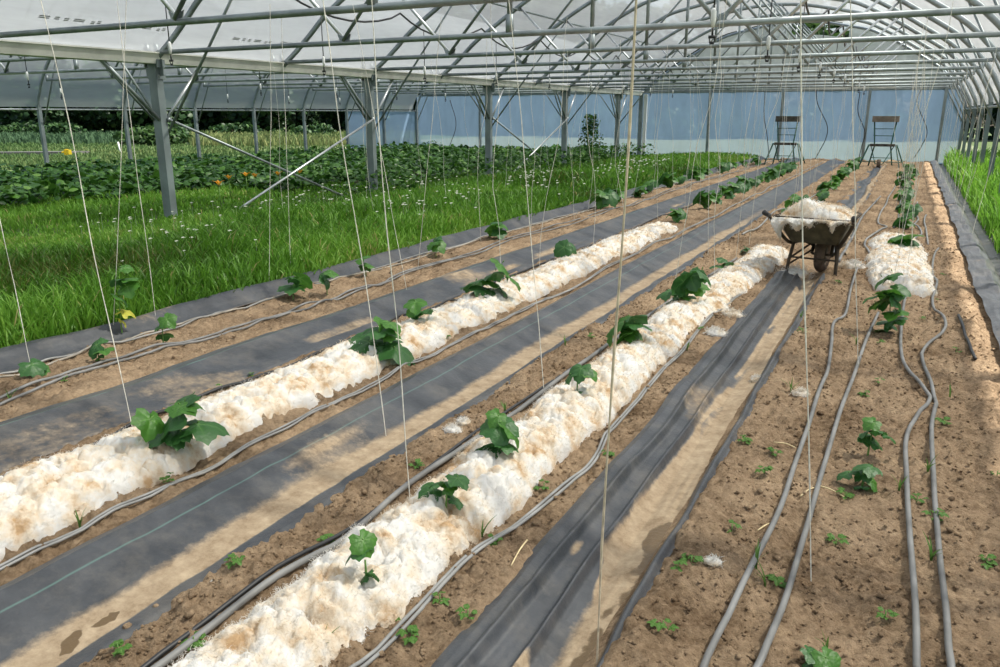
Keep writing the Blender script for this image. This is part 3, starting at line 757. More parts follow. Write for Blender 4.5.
# end wall: film below the tie bar, gable film above with a clear pane
def wall_panel(name, x0, x1, zt, material, label, y=END+.05, nu=140, nz=40):
    U, W = np.meshgrid(np.linspace(x0, x1, nu), np.linspace(0, 1, nz), indexing='ij')
    Z = -.06+W*(zt+.06)
    Yg = y+.035*fbm(U*1.5, Z*.5, 161, 3)+.015*fbm(U*6, Z*.8, 162, 2)
    o = mesh(name, np.stack([U, Yg, Z], -1).reshape(-1, 3), grid_faces(nu, nz), material)
    return tag(o, label, 'wall film', kind='structure')
wall_panel('wall_back', XBL, XR+.03, 2.36, 'end_wall_film', 'bluish film wall across the far end')
Yw, Ww = np.meshgrid(np.linspace(BY(7), END, 60), np.linspace(0, 1, 20), indexing='ij')
o = mesh('wall_left', np.stack([XBL-.06+.03*fbm(Yw*1.5, Ww, 163, 3), Yw, -.06+Ww*1.76], -1).reshape(-1, 3), grid_faces(60, 20), 'end_wall_film')
tag(o, 'bluish film closing the last two bays of the left outer wall', 'wall film', kind='structure')
def gable(P, xc, label, hole=None):
    sel = P[P[:, 1] > 2.40]
    top = [(x, z) for x, z in sel]
    m = MB(); v = []; f = []
    n = len(top); dz = float(rise(END))
    rows = 6
    for x, z in top:
        for j in range(rows): v.append((x, END+.06, 2.34+dz*.5+(z+.04+dz-2.34-dz*.5)*j/(rows-1)))
    for i in range(n-1):
        for j in range(rows-1):
            cx = (top[i][0]+top[i+1][0])/2
            if hole and hole[0] < cx < hole[1] and j == rows-2: continue
            f.append((i*rows+j, (i+1)*rows+j, (i+1)*rows+j+1, i*rows+j+1))
    m.add(v, f)
    tag(m.build('wall_back_gable', 'gable_film'), label, 'gable film', kind='structure')
    return v, f
gable(BOW_A, XC, 'grey film gable above the main span end wall', (-4.1, -2.2))
gable(BOW_B, XBC, 'grey film gable above the left span end wall')
m = MB(); m.tube([(XBL, END+.02, 2.36), (XR, END+.02, 2.36)], .035, 8); tag(m.build('cross_rail', 'painted_steel'), 'dark rail along the top of the end wall film', 'rail')
m = MB(); m.box(((-3.3-1.0)/2, END-.04, 2.42), (2.9, .03, .05)); tag(m.build('clamp_strip', 'gutter_sheet', smooth=False), 'bright clamping strip on the rail above the work trolleys', 'strip')
for i, (x, w) in enumerate(((-12.56, 'behind the third gutter post'), (-9.44, 'white-edged, under the end of the gutter'), (-6.81, 'right of the gutter end'), (-4.24, 'behind the left work trolley'), (-1.43, 'behind the right work trolley'), (.84, 'near the right corner'), (-16.5, 'in the left span'))):
    m = MB(); m.beam((x, END-.03, -.2), (x, END-.03, 2.40), .09 if x > -9 or x < -10 else .13)
    tag(m.build('end_wall_post', 'painted_steel', smooth=False), 'steel end wall post '+w, 'post')
m = MB(); m.beam((-9.25, END-.05, -.2), (-9.25, END-.05, 2.3), .12); tag(m.build('corner_board', 'white_plastic', smooth=False), 'whitish upright strip beside the gutter end post', 'strip')
# black cables hanging against the end wall
for w, pts in (('leftmost, by the left trolley', [(765, 92), (764, 115), (767, 135), (769, 158)]), ('curving down between the trolleys', [(816, 90), (818, 105), (827, 125), (826, 138), (820, 150), (813, 163)]), ('left of the right trolley', [(860, 92), (858, 112), (865, 132), (862, 145), (859, 158)]), ('rightmost, bulging near the right corner', [(921, 89), (917, 103), (927, 130), (922, 145), (914, 158)]), ('in the left span left of the third post', [(402, 100), (396, 130), (404, 150)]), ('in the left span beside the leftmost cable', [(450, 100), (456, 125), (448, 150)])):
    m = MB(); m.tube(smooth_path([at_y(a, b, END-.12) for a, b in pts], 6), .014, 7)
    tag(m.build('cable', 'black_pipe'), 'black cable hanging on the end wall, '+w, 'cable')

# drooping irrigation pipe with hanging sprinklers
def droop(x, zc, label, ys_):
    pts = []
    for i in range(len(ys_)-1):
        a, b = ys_[i], ys_[i+1]
        for t in np.linspace(0, 1, 8, endpoint=False):
            pts.append((x+.05*math.sin(a*2.1+t*3), a+(b-a)*t, zc+float(rise(a))-.28*4*t*(1-t)*(.6+.5*abs(math.sin(a*5)))))
    m = MB(); m.tube(pts, .014, 8); tag(m.build('water_pipe', 'black_pipe'), label, 'pipe')
droop(-7.06, 2.95, 'black water pipe drooping in loops under the left slope of the roof', [BY(k) for k in range(-2, 10)])
droop(-1.33, 2.95, 'black water pipe drooping in loops under the right slope of the roof', [BY(k) for k in range(-1, 10)])
def sprinkler(x, y, zt, label, z0):
    t = thing('sprinkler', label, 'sprinkler', (x, y, z0), 0, 'hanging sprinklers')
    m = MB(); m.tube([(0, 0, zt-z0), (0, 0, .10)], .006, 6); m.build('hanger_tube', 'black_pipe', t)
    m = MB(); m.tube([(0, 0, .13), (0, 0, .11), (0, 0, .05), (0, 0, .0)], [.008, .019, .019, .010], 10); m.build('weight', 'white_plastic', t)
    m = MB(); m.tube([(0, 0, .0), (0, 0, -.05)], .008, 6); m.box((0, 0, -.06), (.05, .015, .02)); m.box((0, 0, -.10), (.03, .012, .02)); m.tube([(.02, 0, -.06), (.014, 0, -.10)], .004, 5); m.tube([(-.02, 0, -.06), (-.014, 0, -.10)], .004, 5)
    m.build('spray_head', 'black_pipe', t)
for i in range(9):
    sprinkler(-7.06, 6.23+2.5*i, 2.75+float(rise(6.2+2.5*i)), 'white-bodied hanging sprinkler of the left pipe, '+nth(i+1)+' from the camera', 2.10+float(rise(6.2+2.5*i)))
for i in range(9):
    sprinkler(-1.33, 5.9+2.4*i, 2.75+float(rise(5.9+2.4*i)), 'white-bodied hanging sprinkler of the right pipe, '+nth(i+1)+' from the camera', 2.06+.02*min(i, 5))
for i in range(6):
    sprinkler(-12.2, 8.0+2.5*i, 2.8, 'white-bodied hanging sprinkler under the left span inner slope, '+nth(i+1)+' from the camera', 2.0)
for i in range(5):
    sprinkler(-17.2, 12.0+2.5*i, 2.8, 'white-bodied hanging sprinkler under the left span outer slope, '+nth(i+1)+' from the camera', 1.95)
# worn print on the film
for i, (px, py, w) in enumerate(((38, 17, 'left edge of the photo'), (112, 25, 'between the first two bows at left'), (232, 39, 'beside the nearest post strut'), (280, 43, 'just before the second bow'))):
    c = None
    for s in np.linspace(5, 20, 1500):
        r = ray(px, py); p = r/np.linalg.norm(r)*s+np.array([0, 0, EYE])
        zb = np.interp(p[0], BOW_A[:, 0], BOW_A[:, 1])+.02+float(rise(p[1]))
        if p[2] > zb: c = p; break
    if c is None: continue
    dx = .01; sl = (zbow(BOW_A, c[0]+dx)-zbow(BOW_A, c[0]-dx))/(2*dx)
    m = MB()
    for j, (o_, ln) in enumerate(((0, .13), (.19, .06), (.31, .06), (.43, .14), (.66, .05), (.74, .05))):
        for kx in (0, .022):
            y0 = c[1]+o_; x0 = c[0]+kx+.01*math.sin(j*3); z0 = c[2]+(x0-c[0])*sl-.006
            m.add([(x0, y0, z0), (x0+.014, y0, z0+.014*sl), (x0+.014, y0+ln, z0+.014*sl), (x0, y0+ln, z0)], [(0, 1, 2, 3)])
    o = m.build('film_print', 'film_ink', smooth=False); tag(o, 'faint worn grey print on the roof film, '+w, 'print')

# ---------------------------------------------------------------- strings
STR = {}
def string(top, bot, r, material='white_twine', slack=.02, s=0):
    top = np.array(top, float); bot = np.array(bot, float)
    t = np.linspace(0, 1, 14)[:, None]
    p = top+(bot-top)*t
    bx = fbm(t[:, 0]*3+s*1.7, t[:, 0]*0+s, 170, 2)*slack*np.sin(t[:, 0]*math.pi)
    p[:, 0] += bx; p[:, 1] += bx*.5
    m = MB(); m.tube(p, .72*r*(1+.25*np.sin(np.arange(14)*2.1+s)), 5, cap=False)
    return m.build('string', material)
def ptop(px, Y, py=0):
    a = at_y(px, py, Y); return a
def string_px(label, top, bot, r=.003, z_top=2.32, mid=None, material='white_twine', bz=.03):
    b = gr(*bot, bz); a = at_y(top[0], top[1], b[1]+.02)
    d = (a-b); a = b+d*(z_top-b[2])/d[2]
    return tag(string(a, b, r, material, .015, hash(label) % 50), label, 'string', 'hanging plant strings')
string_px('thick white twine down to the large left cucumber plant, carrying a yellow clip', (40, 0), (134, 436))
string_px('white twine ending at the small seedling at the far left edge', (-28, 100), (33, 377))
string_px('white twine ending above the third seedling of the grass-side bed', (117, 0), (156, 321))
string_px('fine twine beside the yellowing climber by the grass strip', (126, 0), (113, 332), .003)
string_px('fine twine falling left of the broad leaved plant by the grass', (270, 14), (269, 285), .003)
string_px('white twine falling onto the broad leaved plant by the grass', (281, 0), (291, 273))
string_px('twine sweeping across the bushy plant to the broad black cover', (322, 0), (386, 436))
string_px('white twine falling right of the bushy plant of the far wool row', (352, 0), (407, 292))
string_px('twine leaning left onto the black cover beyond the bushy plant', (443, 0), (418, 268), .003)
string_px('white twine ending on the bare soil left of the near wool row', (508, 0), (544, 391))
string_px('shaggy thick jute twine hanging in the middle of the view to the folded cover', (634, 0), (597, 664), .0045, 2.32, None, 'jute_twine')
string_px('fine twine hanging from the broad cover down to the near wool', (372, 0), (410, 500), .0028)
string_px('straight white twine in front of the wheelbarrow and right-hand hoses', (802, 0), (811, 581), .003)
string_px('straight twine falling to the cucumber bed right of the wheelbarrow', (850, 0), (858, 365), .0035)
string_px('twine tied to the end of the jute area above the wheelbarrow soil', (712, 0), (708, 255), .003)
string_px('slanting twine in front of the right wall, nearest the camera', (1003, 118), (971, 238), .0045)
string_px('slanting twine in front of the right wall, second from the camera', (976, 130), (955, 208), .004)
c = gr(134, 436, .03); a = at_y(40, 0, c[1]+.02); q = at_y(67, 152, c[1]+.02)
t = thing('yellow_clip', 'small yellow clip on the twine at the left', 'clip', (q[0], q[1], q[2]))
m = MB(); m.box((.010, 0, 0), (.022, .014, .020)); m.box((-.004, 0, 0), (.008, .018, .024)); m.build('clip_body', 'yellow_plastic', t, False)
m = MB(); m.tube([(-.01, -.016, .0), (-.018, 0, 0), (-.01, .016, 0)], .004, 6); m.build('clip_ring', 'yellow_plastic', t)
rows = [(-4.35, 'grass-side bed', 8.2, 1.15, 19), (-2.95, 'far wool row', 5.6, 1.2, 20), (-1.45, 'near wool row', 6.0, 1.15, 20), (.02, 'right-hand bed', 7.4, .85, 27), (.78, 'right edge cover', 12.5, 1.2, 12), (-8.2, 'grass strip', 9.0, 1.9, 9), (-6.9, 'daisy patch in the grass', 9.5, 2.1, 8)]
for x, w, y0, dy, n in rows:
    for i in range(n):
        y = y0+dy*i
        if y > 29.5: break
        o = string((x+rng.normal(0, .10), y+rng.normal(0, .1), 2.32+float(rise(y))), (x+rng.normal(0, .06), y+rng.normal(0, .08), .03), .0026+.00004*y, 'white_twine', .10, i+abs(x))
        tag(o, 'twine hanging over the '+w+', '+nth(i+1)+' from the camera', 'string', 'hanging plant strings')
# ---------------------------------------------------------------- leaves and plants
def leaf_outline(kind):
    a = np.linspace(-math.pi, math.pi, 33)[:-1]            # 0 = tip
    if kind == 'cuc':
        r = .62+.20*np.cos(a)*.6+.16*np.abs(np.cos(2.5*a))**1.5+.03*np.cos(16*a)
        r *= 1-.55*np.exp(-((np.abs(a)-math.pi)/.35)**2)
    elif kind == 'oak':
        r = .55+.15*np.cos(a)+.22*np.cos(5*a)*.7+.03*np.cos(13*a); r *= 1-.5*np.exp(-((np.abs(a)-math.pi)/.4)**2)
    else:
        r = .5*np.ones_like(a)
    return a, r
def leaf_mesh(name, kind, seed, material, cup=.25, fold=.15):
    r_ = np.random.default_rng(seed)
    a, r = leaf_outline(kind); n = len(a); rings = 5
    v = [(0, 0, 0)]; vein = [1.0]
    la = np.array([-2.25, -1.2, 0, 1.2, 2.25])
    for i in range(1, rings+1):
        q = i/rings
        x = np.sin(a)*r*q; y = np.cos(a)*r*q
        dmin = np.min(np.abs(a[:, None]-la[None]), 1)
        z = -cup*(q**2)*r**2+fold*np.abs(x)*.5+.05*q*np.sin(3*a+seed)+.05*q*(1-np.exp(-(dmin/.25)**2))+.02*q*r_.normal(0, 1, n)
        v += list(zip(x, y, z)); vein += list(np.exp(-(dmin*q/.055)**2)*(.9-.5*q)+.1*r_.random(n))
    f = [(0, 1+j, 1+(j+1) % n) for j in range(n)]
    for i in range(rings-1):
        b = 1+i*n
        f += [(b+j, b+n+j, b+n+(j+1) % n, b+(j+1) % n) for j in range(n)]
    me = bpy.data.meshes.new(name); me.from_pydata([tuple(map(float, p)) for p in v], [], f); me.update()
    me.polygons.foreach_set('use_smooth', np.ones(len(me.polygons), bool))
    at = me.attributes.new('vein', 'FLOAT', 'POINT'); at.data.foreach_set('value', np.array(vein, np.float32))
    me.materials.append(MATS[material])
    return me
CUC = [leaf_mesh('leaf', 'cuc', s, 'cucumber_leaf', .35+.1*s, .2) for s in range(4)]+[leaf_mesh('leaf', 'cuc', s, 'cucumber_leaf_pale', .4, .25) for s in (5, 6)]
YEL = leaf_mesh('leaf', 'oak', 9, 'yellow_leaf', .6, .3)
WEED = [leaf_mesh('leaf', 'oak', 11, 'weed_leaf', .3, .2), leaf_mesh('leaf', 'round', 12, 'weed_leaf', .3, .3)]
def put_leaf(parent, me, origin, direction, size, pitch, base=None, stalk='stem_green', roll=0.):
    """leaf whose blade starts at origin and points along direction (flat angle), tipped by pitch"""
    ca, sa = math.cos(direction), math.sin(direction)
    y_ = Vector((ca*math.cos(pitch), sa*math.cos(pitch), math.sin(pitch)))
    x_ = Vector((sa, -ca, 0)); z_ = x_.cross(y_)
    if roll:
        R = Matrix.Rotation(roll, 3, y_); x_ = R@x_; z_ = R@z_
    o = bpy.data.objects.new('leaf', me); COL.objects.link(o); o.parent = parent
    M3 = Matrix((x_, y_, z_)).transposed().to_4x4()
    M3.translation = Vector(origin)
    o.matrix_local = M3@Matrix.Diagonal((size, size, size, 1))
    if base is not None:
        inv = np.array(o.matrix_local.inverted())
        b = np.array(base); t = np.array(origin)
        md = (b+t)/2+np.array([0, 0, .25*np.linalg.norm(t-b)*.5])
        pts = smooth_path([b, md, t], 4)
        pl = np.array([(inv@np.append(p, 1))[:3] for p in pts])
        m = MB(); m.tube(pl, .0032*max(.7, min(1.4, size/.12))/size, 6)
        m.build('leaf_stalk', stalk, o)
    return o
def plant_px(label, base, leaves, pale=(), name='cucumber_plant', cat='plant', group=None, yellow=(), zb=None, stem_r=.005):
    """plant rooted at the base pixel; each leaf centre seen at (px, py, width in px)"""
    b = gr(*base, .085 if ' wool row' in label else .03); b[2] = (.05 if ' wool row' in label else float(H(b[0], b[1]))+.01)
    t = thing(name, label, cat, b, 0, group)
    dist = np.linalg.norm(b-np.array([0, 0, EYE])); mpp = dist/FPX*.97
    top = 0.
    tips = []
    view = np.array([-b[0], -b[1]])/np.hypot(b[0], b[1])
    for i, (px, py, w) in enumerate(leaves):
        r_ = np.random.default_rng(int(px*7+py))
        dy = (r_.random()-.35)*w*mpp*.8              # a little nearer or farther than the stem
        off = -view*0+view*dy
        # place on a plane through the stem facing the camera, then shifted by dy
        n2 = np.append(view, 0); P0 = b+np.append(off, 0); rr = ray(px, py)
        E = np.array([0, 0, EYE]); s = ((P0-E)@n2)/(rr@n2); c = E+rr*s
        c[2] = max(c[2], b[2]+.012)
        tips.append((c-b, w*mpp))
        top = max(top, c[2]-b[2])
    sh = top*.7
    lean = np.mean([q[0][:2] for q in tips], 0)*.35
    stem_pts = smooth_path([(0, 0, -.03), (lean[0]*.2, lean[1]*.2, sh*.45), (lean[0], lean[1], sh)], 5)
    m = MB(); m.tube(stem_pts, np.linspace(stem_r, stem_r*.6, len(stem_pts)), 7); m.build('stem', 'stem_green', t)
    for i, (c, w) in enumerate(tips):
        r_ = np.random.default_rng(i*13+int(base[0]))
        size = w/1.18
        dx, dy = c[0]-lean[0]*.5, c[1]-lean[1]*.5
        ang = math.atan2(dy, dx)+r_.normal(0, .5)
        if math.hypot(dx, dy) < .015: ang = math.atan2(view[1], view[0])+r_.normal(0, .8)
        pitch = r_.uniform(-.75, .25)
        o_ = np.array(c)-.35*size*np.array([math.cos(ang)*math.cos(pitch), math.sin(ang)*math.cos(pitch), math.sin(pitch)])
        o_[2] = max(o_[2], .012)
        zb_ = min(sh, max(.01, o_[2]*.55)); k = zb_/max(sh, 1e-3)
        bs = np.array([lean[0]*k, lean[1]*k, zb_])
        me = YEL if i in yellow else CUC[4+i % 2] if i in pale or r_.random() < .2 else CUC[(i+int(base[0])) % 4]
        put_leaf(t, me, o_, ang, size*r_.uniform(.85, 1.1), pitch, bs, roll=r_.normal(0, .4))
    return t
F1 = 'far wool row'; F2 = 'near wool row'
plant_px('large cucumber plant with spread leaves at the left end of the far wool row', (183, 447), [(163, 433, 36), (171, 414, 40), (193, 404, 26), (209, 424, 34), (150, 426, 24), (185, 408, 22), (178, 436, 22)], (2,))
plant_px('bushiest cucumber plant, with a big drooping leaf, on the far wool row', (384, 352), [(362, 339, 32), (378, 330, 28), (388, 343, 32), (404, 349, 36), (395, 326, 22), (372, 350, 24), (384, 328, 22), (392, 334, 20)], (4, 6))
plant_px('small upright cucumber plant just behind the bushiest one', (417, 331), [(415, 305, 18), (425, 310, 18), (421, 322, 14), (412, 312, 14)], (0,))
plant_px('wide leafy cucumber plant halfway along the far wool row', (493, 297), [(470, 283, 24), (490, 275, 26), (505, 270, 24), (515, 281, 20), (485, 291, 26), (507, 293, 22), (496, 284, 20), (478, 290, 18)], (2, 6))
plant_px('cucumber plant nearest the upper end of the far wool row', (569, 260), [(560, 250, 16), (572, 250, 18), (575, 257, 14), (565, 256, 14)], (3,))
plant_px('nearest cucumber plant on the near wool row, with four leaves', (367, 588), [(353, 551, 24), (366, 546, 22), (363, 576, 18), (375, 575, 14)], (1,))
plant_px('second cucumber plant from the camera on the near wool row', (446, 510), [(427, 491, 24), (445, 481, 26), (462, 482, 24), (459, 500, 18), (452, 487, 16)], (4,))
plant_px('third cucumber plant from the camera on the near wool row', (500, 462), [(485, 447, 26), (500, 432, 32), (515, 436, 26), (505, 452, 26), (495, 420, 18), (510, 445, 20)], (4,))
plant_px('fourth cucumber plant from the camera on the near wool row, small and flat', (577, 394), [(567, 378, 20), (580, 372, 18), (592, 374, 18), (574, 392, 14)], ())
plant_px('fifth cucumber plant from the camera on the near wool row', (630, 342), [(612, 331, 28), (628, 322, 28), (642, 325, 26), (622, 338, 20), (634, 334, 18)], (3,))
plant_px('long trailing cucumber plant sixth on the near wool row', (686, 305), [(662, 293, 20), (678, 285, 22), (692, 281, 22), (700, 286, 20), (672, 303, 18), (706, 275, 20), (685, 296, 20), (668, 308, 14)], (6,))
plant_px('seventh cucumber plant on the near wool row, two small leaves', (722, 270), [(715, 265, 13), (728, 262, 13), (721, 260, 10)], ())
plant_px('cucumber seedling deepest in the wool before the wheelbarrow', (747, 253), [(743, 249, 9), (750, 249, 9)], ())
plant_px('tall cucumber plant standing between the hoses of the right-hand bed', (888, 330), [(871, 307, 19), (884, 292, 22), (899, 302, 20), (879, 282, 16), (893, 313, 19), (903, 291, 15), (877, 334, 13), (888, 276, 15), (882, 302, 18), (897, 320, 16), (869, 298, 13), (889, 322, 15)], (0, 1, 3, 4, 6, 10), zb=None)
plant_px('broad cucumber plant sitting in the right-hand wool patch', (903, 252), [(893, 241, 18), (905, 237, 22), (911, 246, 20), (900, 244, 18), (895, 249, 14)], (1,))
plant_px('small cucumber plant behind the low one in the right-hand bed', (868, 453), [(870, 424, 13), (879, 431, 15), (891, 437, 14), (861, 434, 14), (877, 444, 14), (867, 440, 12)], (0,))
plant_px('low cucumber plant with bluish leaves nearest the camera in the right-hand bed', (862, 489), [(845, 471, 18), (865, 465, 20), (876, 485, 16), (860, 486, 12), (861, 474, 14)], ())
plant_px('cucumber plant cut by the bottom edge of the photo', (818, 672), [(800, 664, 20), (830, 664, 20), (815, 657, 16)], ())
bed = [('leftmost seedling of the grass-side bed', (38, 376), [(35, 368, 18), (45, 371, 12), (39, 374, 10)]), ('second seedling from the left in the grass-side bed', (99, 360), [(92, 346, 16), (104, 350, 14), (98, 357, 12)]), ('third seedling from the left in the grass-side bed', (163, 340), [(160, 325, 14), (169, 322, 13), (165, 336, 12)]),
       ('broad dark leaved plant, fourth in the grass-side bed', (293, 296), [(287, 286, 24), (306, 281, 22), (296, 278, 14)]), ('upright small plant, fifth in the grass-side bed', (327, 292), [(322, 276, 14), (334, 273, 13), (327, 283, 13)]), ('sixth plant from the left in the grass-side bed', (366, 274), [(361, 259, 15), (371, 265, 14), (364, 268, 12)]),
       ('seventh plant from the left in the grass-side bed', (436, 254), [(432, 244, 14), (440, 247, 13), (436, 239, 10)]), ('leafy eighth plant from the left in the grass-side bed', (498, 239), [(491, 229, 15), (504, 226, 15), (500, 234, 13), (495, 222, 11)])]
for w, b, l in bed: plant_px(w, b, l, (1,), 'squash_seedling')
plant_px('yellowing climber against its string at the edge of the grass strip', (122, 333), [(128, 290, 17), (123, 300, 14), (128, 312, 15), (124, 322, 12), (133, 278, 15), (120, 281, 14), (129, 268, 12)], (0, 1, 4), 'climbing_plant', yellow=(2, 3))
# plants of the far parts of the rows
PROTO = plant_px('first of the plants beyond the end of the far wool row', (676, 219), [(670, 214, 11), (677, 210, 12), (684, 213, 11), (676, 216, 10), (680, 218, 9)], (1, 3), 'cucumber_plant', group='plants of the far row ends')
proto_xy = np.array(PROTO.location[:2])
def far_plants(spots, word, sc=(.9, 1.5)):
    for i, (x, y) in enumerate(spots):
        c = copy_tree(PROTO); s = rng.uniform(*sc)
        c.location = (x, y, float(H(x, y))); c.scale = (s, s, s*rng.uniform(.9, 1.3)); c.rotation_euler = (0, 0, rng.uniform(0, 6.28))
        tag(c, 'leafy cucumber plant '+word+', '+nth(i+1)+' from the camera')
far_plants([(-2.86+rng.normal(0, .06), 13.0+.85*i) for i in range(14)], 'beyond the end of the far wool row', (.9, 1.5))
far_plants([(-1.38+rng.normal(0, .07), 12.0+.95*i) for i in range(17)], 'of the near row beyond the wheelbarrow', (.8, 1.35))
far_plants([(.05+rng.normal(0, .05), 11.6+.8*i) for i in range(20)], 'of the right-hand row behind the wool patch', (.6, 1.1))
far_plants([(-4.45+rng.normal(0, .08), 12.3+1.05*i) for i in range(14)], 'of the grass-side bed far beyond the eighth', (.9, 1.5))

# weeds
def weed(i, px, py, kind, label, sc=1.):
    b = gr(px, py, .01); b[2] = float(soil_z(b[0], b[1]))-.003
    t = thing('grass_weed' if kind == 'g' else 'leafy_weed', label, 'weed', b, 0, 'weeds in the soil')
    r_ = np.random.default_rng(900+i)
    if kind == 'g':
        for j in range(r_.integers(4, 7)):
            a = r_.uniform(0, 6.28); L_ = r_.uniform(.05, .10)*sc; ln = r_.uniform(.2, .7)
            pts = [(math.cos(a)*L_*ln*q*q, math.sin(a)*L_*ln*q*q, L_*(q-.25*ln*q*q)) for q in np.linspace(0, 1, 6)]
            w = np.array([1, 1, .9, .7, .45, .05])*.0042*sc
            m = MB(); p = np.array(pts); sx, sy = -math.sin(a), math.cos(a)
            v = np.concatenate([p+np.outer(w, (sx, sy, .0)), p-np.outer(w, (sx, sy, .0))+np.array([0, 0, .0]), p+np.array([0, 0, -.0012])])
            f = [(k, k+1, 12+k+1, 12+k) for k in range(5)]+[(12+k, 12+k+1, 6+k+1, 6+k) for k in range(5)]
            m.add(v, f, .3+.4*r_.random()); m.build('blade', 'weed_leaf', t, True, 'vein')
    else:
        m = MB(); h = .03*sc; m.tube([(0, 0, -.01), (0, 0, h)], .002*sc, 5); m.build('stem', 'stem_green', t)
        for j in range(r_.integers(4, 8)):
            a = j*2.4+r_.normal(0, .3); L_ = r_.uniform(.010, .028)*sc
            put_leaf(t, WEED[j % 2], (math.cos(a)*L_, math.sin(a)*L_, h*r_.uniform(.3, 1.1)), a, r_.uniform(.014, .030)*sc, r_.uniform(-.3, .4), (0, 0, h*.3))
WEEDS = [('the near wool row', [(323, 655, 'g', 2.3), (418, 553, 'g', 1.8), (390, 620, 'l', .9), (402, 548, 'l', .6)]),
         ('the soil strip right of the near wool row', [(412, 640, 'l', 1.), (468, 625, 'l', 1.1), (440, 606, 'l', .9), (493, 545, 'l', .7), (482, 535, 'g', .8), (544, 487, 'l', .5), (608, 455, 'l', .5), (687, 350, 'g', .9), (700, 335, 'l', .9)]),
         ('the soil left of the near wool row', [(120, 661, 'l', .9), (195, 650, 'l', .8), (235, 577, 'l', .9), (327, 541, 'l', 1.1), (418, 471, 'l', .5), (505, 415, 'g', .8), (565, 352, 'g', .8), (590, 345, 'l', .8)]),
         ('the soil beside the far wool row', [(80, 527, 'g', 1.2), (167, 483, 'l', 1.), (222, 390, 'l', 1.), (250, 372, 'l', .7), (447, 340, 'l', .9), (10, 400, 'g', 1.2), (65, 385, 'l', 1.)]),
         ('the right-hand bed left of its hoses', [(677, 583, 'l', 1.3), (690, 577, 'l', .9), (731, 539, 'l', 1.1), (772, 463, 'l', 1.2), (764, 480, 'l', .8), (800, 322, 'g', 1.6), (802, 335, 'l', 1.5), (790, 400, 'g', 1.3), (745, 452, 'l', .8), (662, 645, 'l', 1.)]),
         ('the middle of the right-hand bed', [(755, 575, 'g', 1.6), (777, 583, 'l', 1.7), (765, 588, 'g', 1.2), (836, 543, 'l', 1.), (845, 503, 'l', .8), (864, 402, 'l', 1.3), (878, 380, 'l', 1.6), (856, 345, 'g', 1.5), (885, 618, 'l', .9), (826, 652, 'g', .9), (880, 345, 'l', 1.4), (838, 285, 'l', 1.6)]),
         ('the right side of the right-hand bed', [(898, 497, 'g', 1.2), (926, 482, 'g', 1.7), (934, 524, 'l', 1.1), (931, 560, 'g', 1.1), (916, 506, 'l', .7), (942, 430, 'l', 1.2), (956, 352, 'l', 1.2), (922, 318, 'l', 1.3), (987, 560, 'l', .9), (998, 470, 'l', 1.4), (950, 395, 'g', 1.), (942, 275, 'l', 2.2), (936, 300, 'l', 1.2)])]
wi = 0
for w, l in WEEDS:
    l = sorted(l, key=lambda q: -q[1])
    for j, (px, py, kd, sc_) in enumerate(l):
        wi += 1
        weed(wi, px, py, kd, ('grass weed' if kd == 'g' else 'leafy weed')+' in '+w+', '+nth(j+1)+' from below')
# straws and root bits
for i, (a, b, w) in enumerate((((527, 548), (511, 579), 'dry straw standing out on the trodden soil right of the near wool row'), ((817, 491), (846, 503), 'pale root bit lying against the second hose of the right-hand bed'), ((757, 536), (776, 526), 'pale root bit beside the first hose of the right-hand bed'), ((773, 451), (795, 455), 'pale root bit across the first hose of the right-hand bed'), ((800, 500), (815, 492), 'short straw touching the hoses of the right-hand bed'))):
    p, q = gr(*a, .02), gr(*b, .02); p[2] = float(soil_z(p[0], p[1]))+.012; q[2] = float(soil_z(q[0], q[1]))+.008
    m = MB(); m.tube(smooth_path([p, (p+q)/2+np.array([0, 0, .008]), q], 4), [.003]*4+[.0025]*4+[.0015], 6)
    tag(m.build('straw', 'dry_straw'), w, 'straw')
for i, (px, py, r, w) in enumerate(((214, 581, .016, 'pale clod on the black edge strip beside the sandy trough'), (126, 620, .013, 'dark clod lying in the sandy trough, nearer of two'), (155, 600, .010, 'dark clod lying in the sandy trough, farther of two'))):
    c = gr(px, py, .02); m = MB(); th, ph = np.meshgrid(np.linspace(0, math.pi, 9), np.linspace(0, 2*math.pi, 12, endpoint=False), indexing='ij')
    d = np.stack([np.sin(th)*np.cos(ph), np.sin(th)*np.sin(ph), np.cos(th)*.75], -1); rr = r*(1+.35*fbm(d[..., 0]*2+i*5, d[..., 1]*2+d[..., 2]*3, 180+i, 3))
    m.add((d*rr[..., None]+np.array([c[0], c[1], float(H(c[0], c[1]))+r*.6])).reshape(-1, 3), [(a*12+b, a*12+(b+1) % 12, (a+1)*12+(b+1) % 12, (a+1)*12+b) for a in range(8) for b in range(12)])
    tag(m.build('soil_clod', 'dry_soil' if i else 'pebble'), w, 'clod')

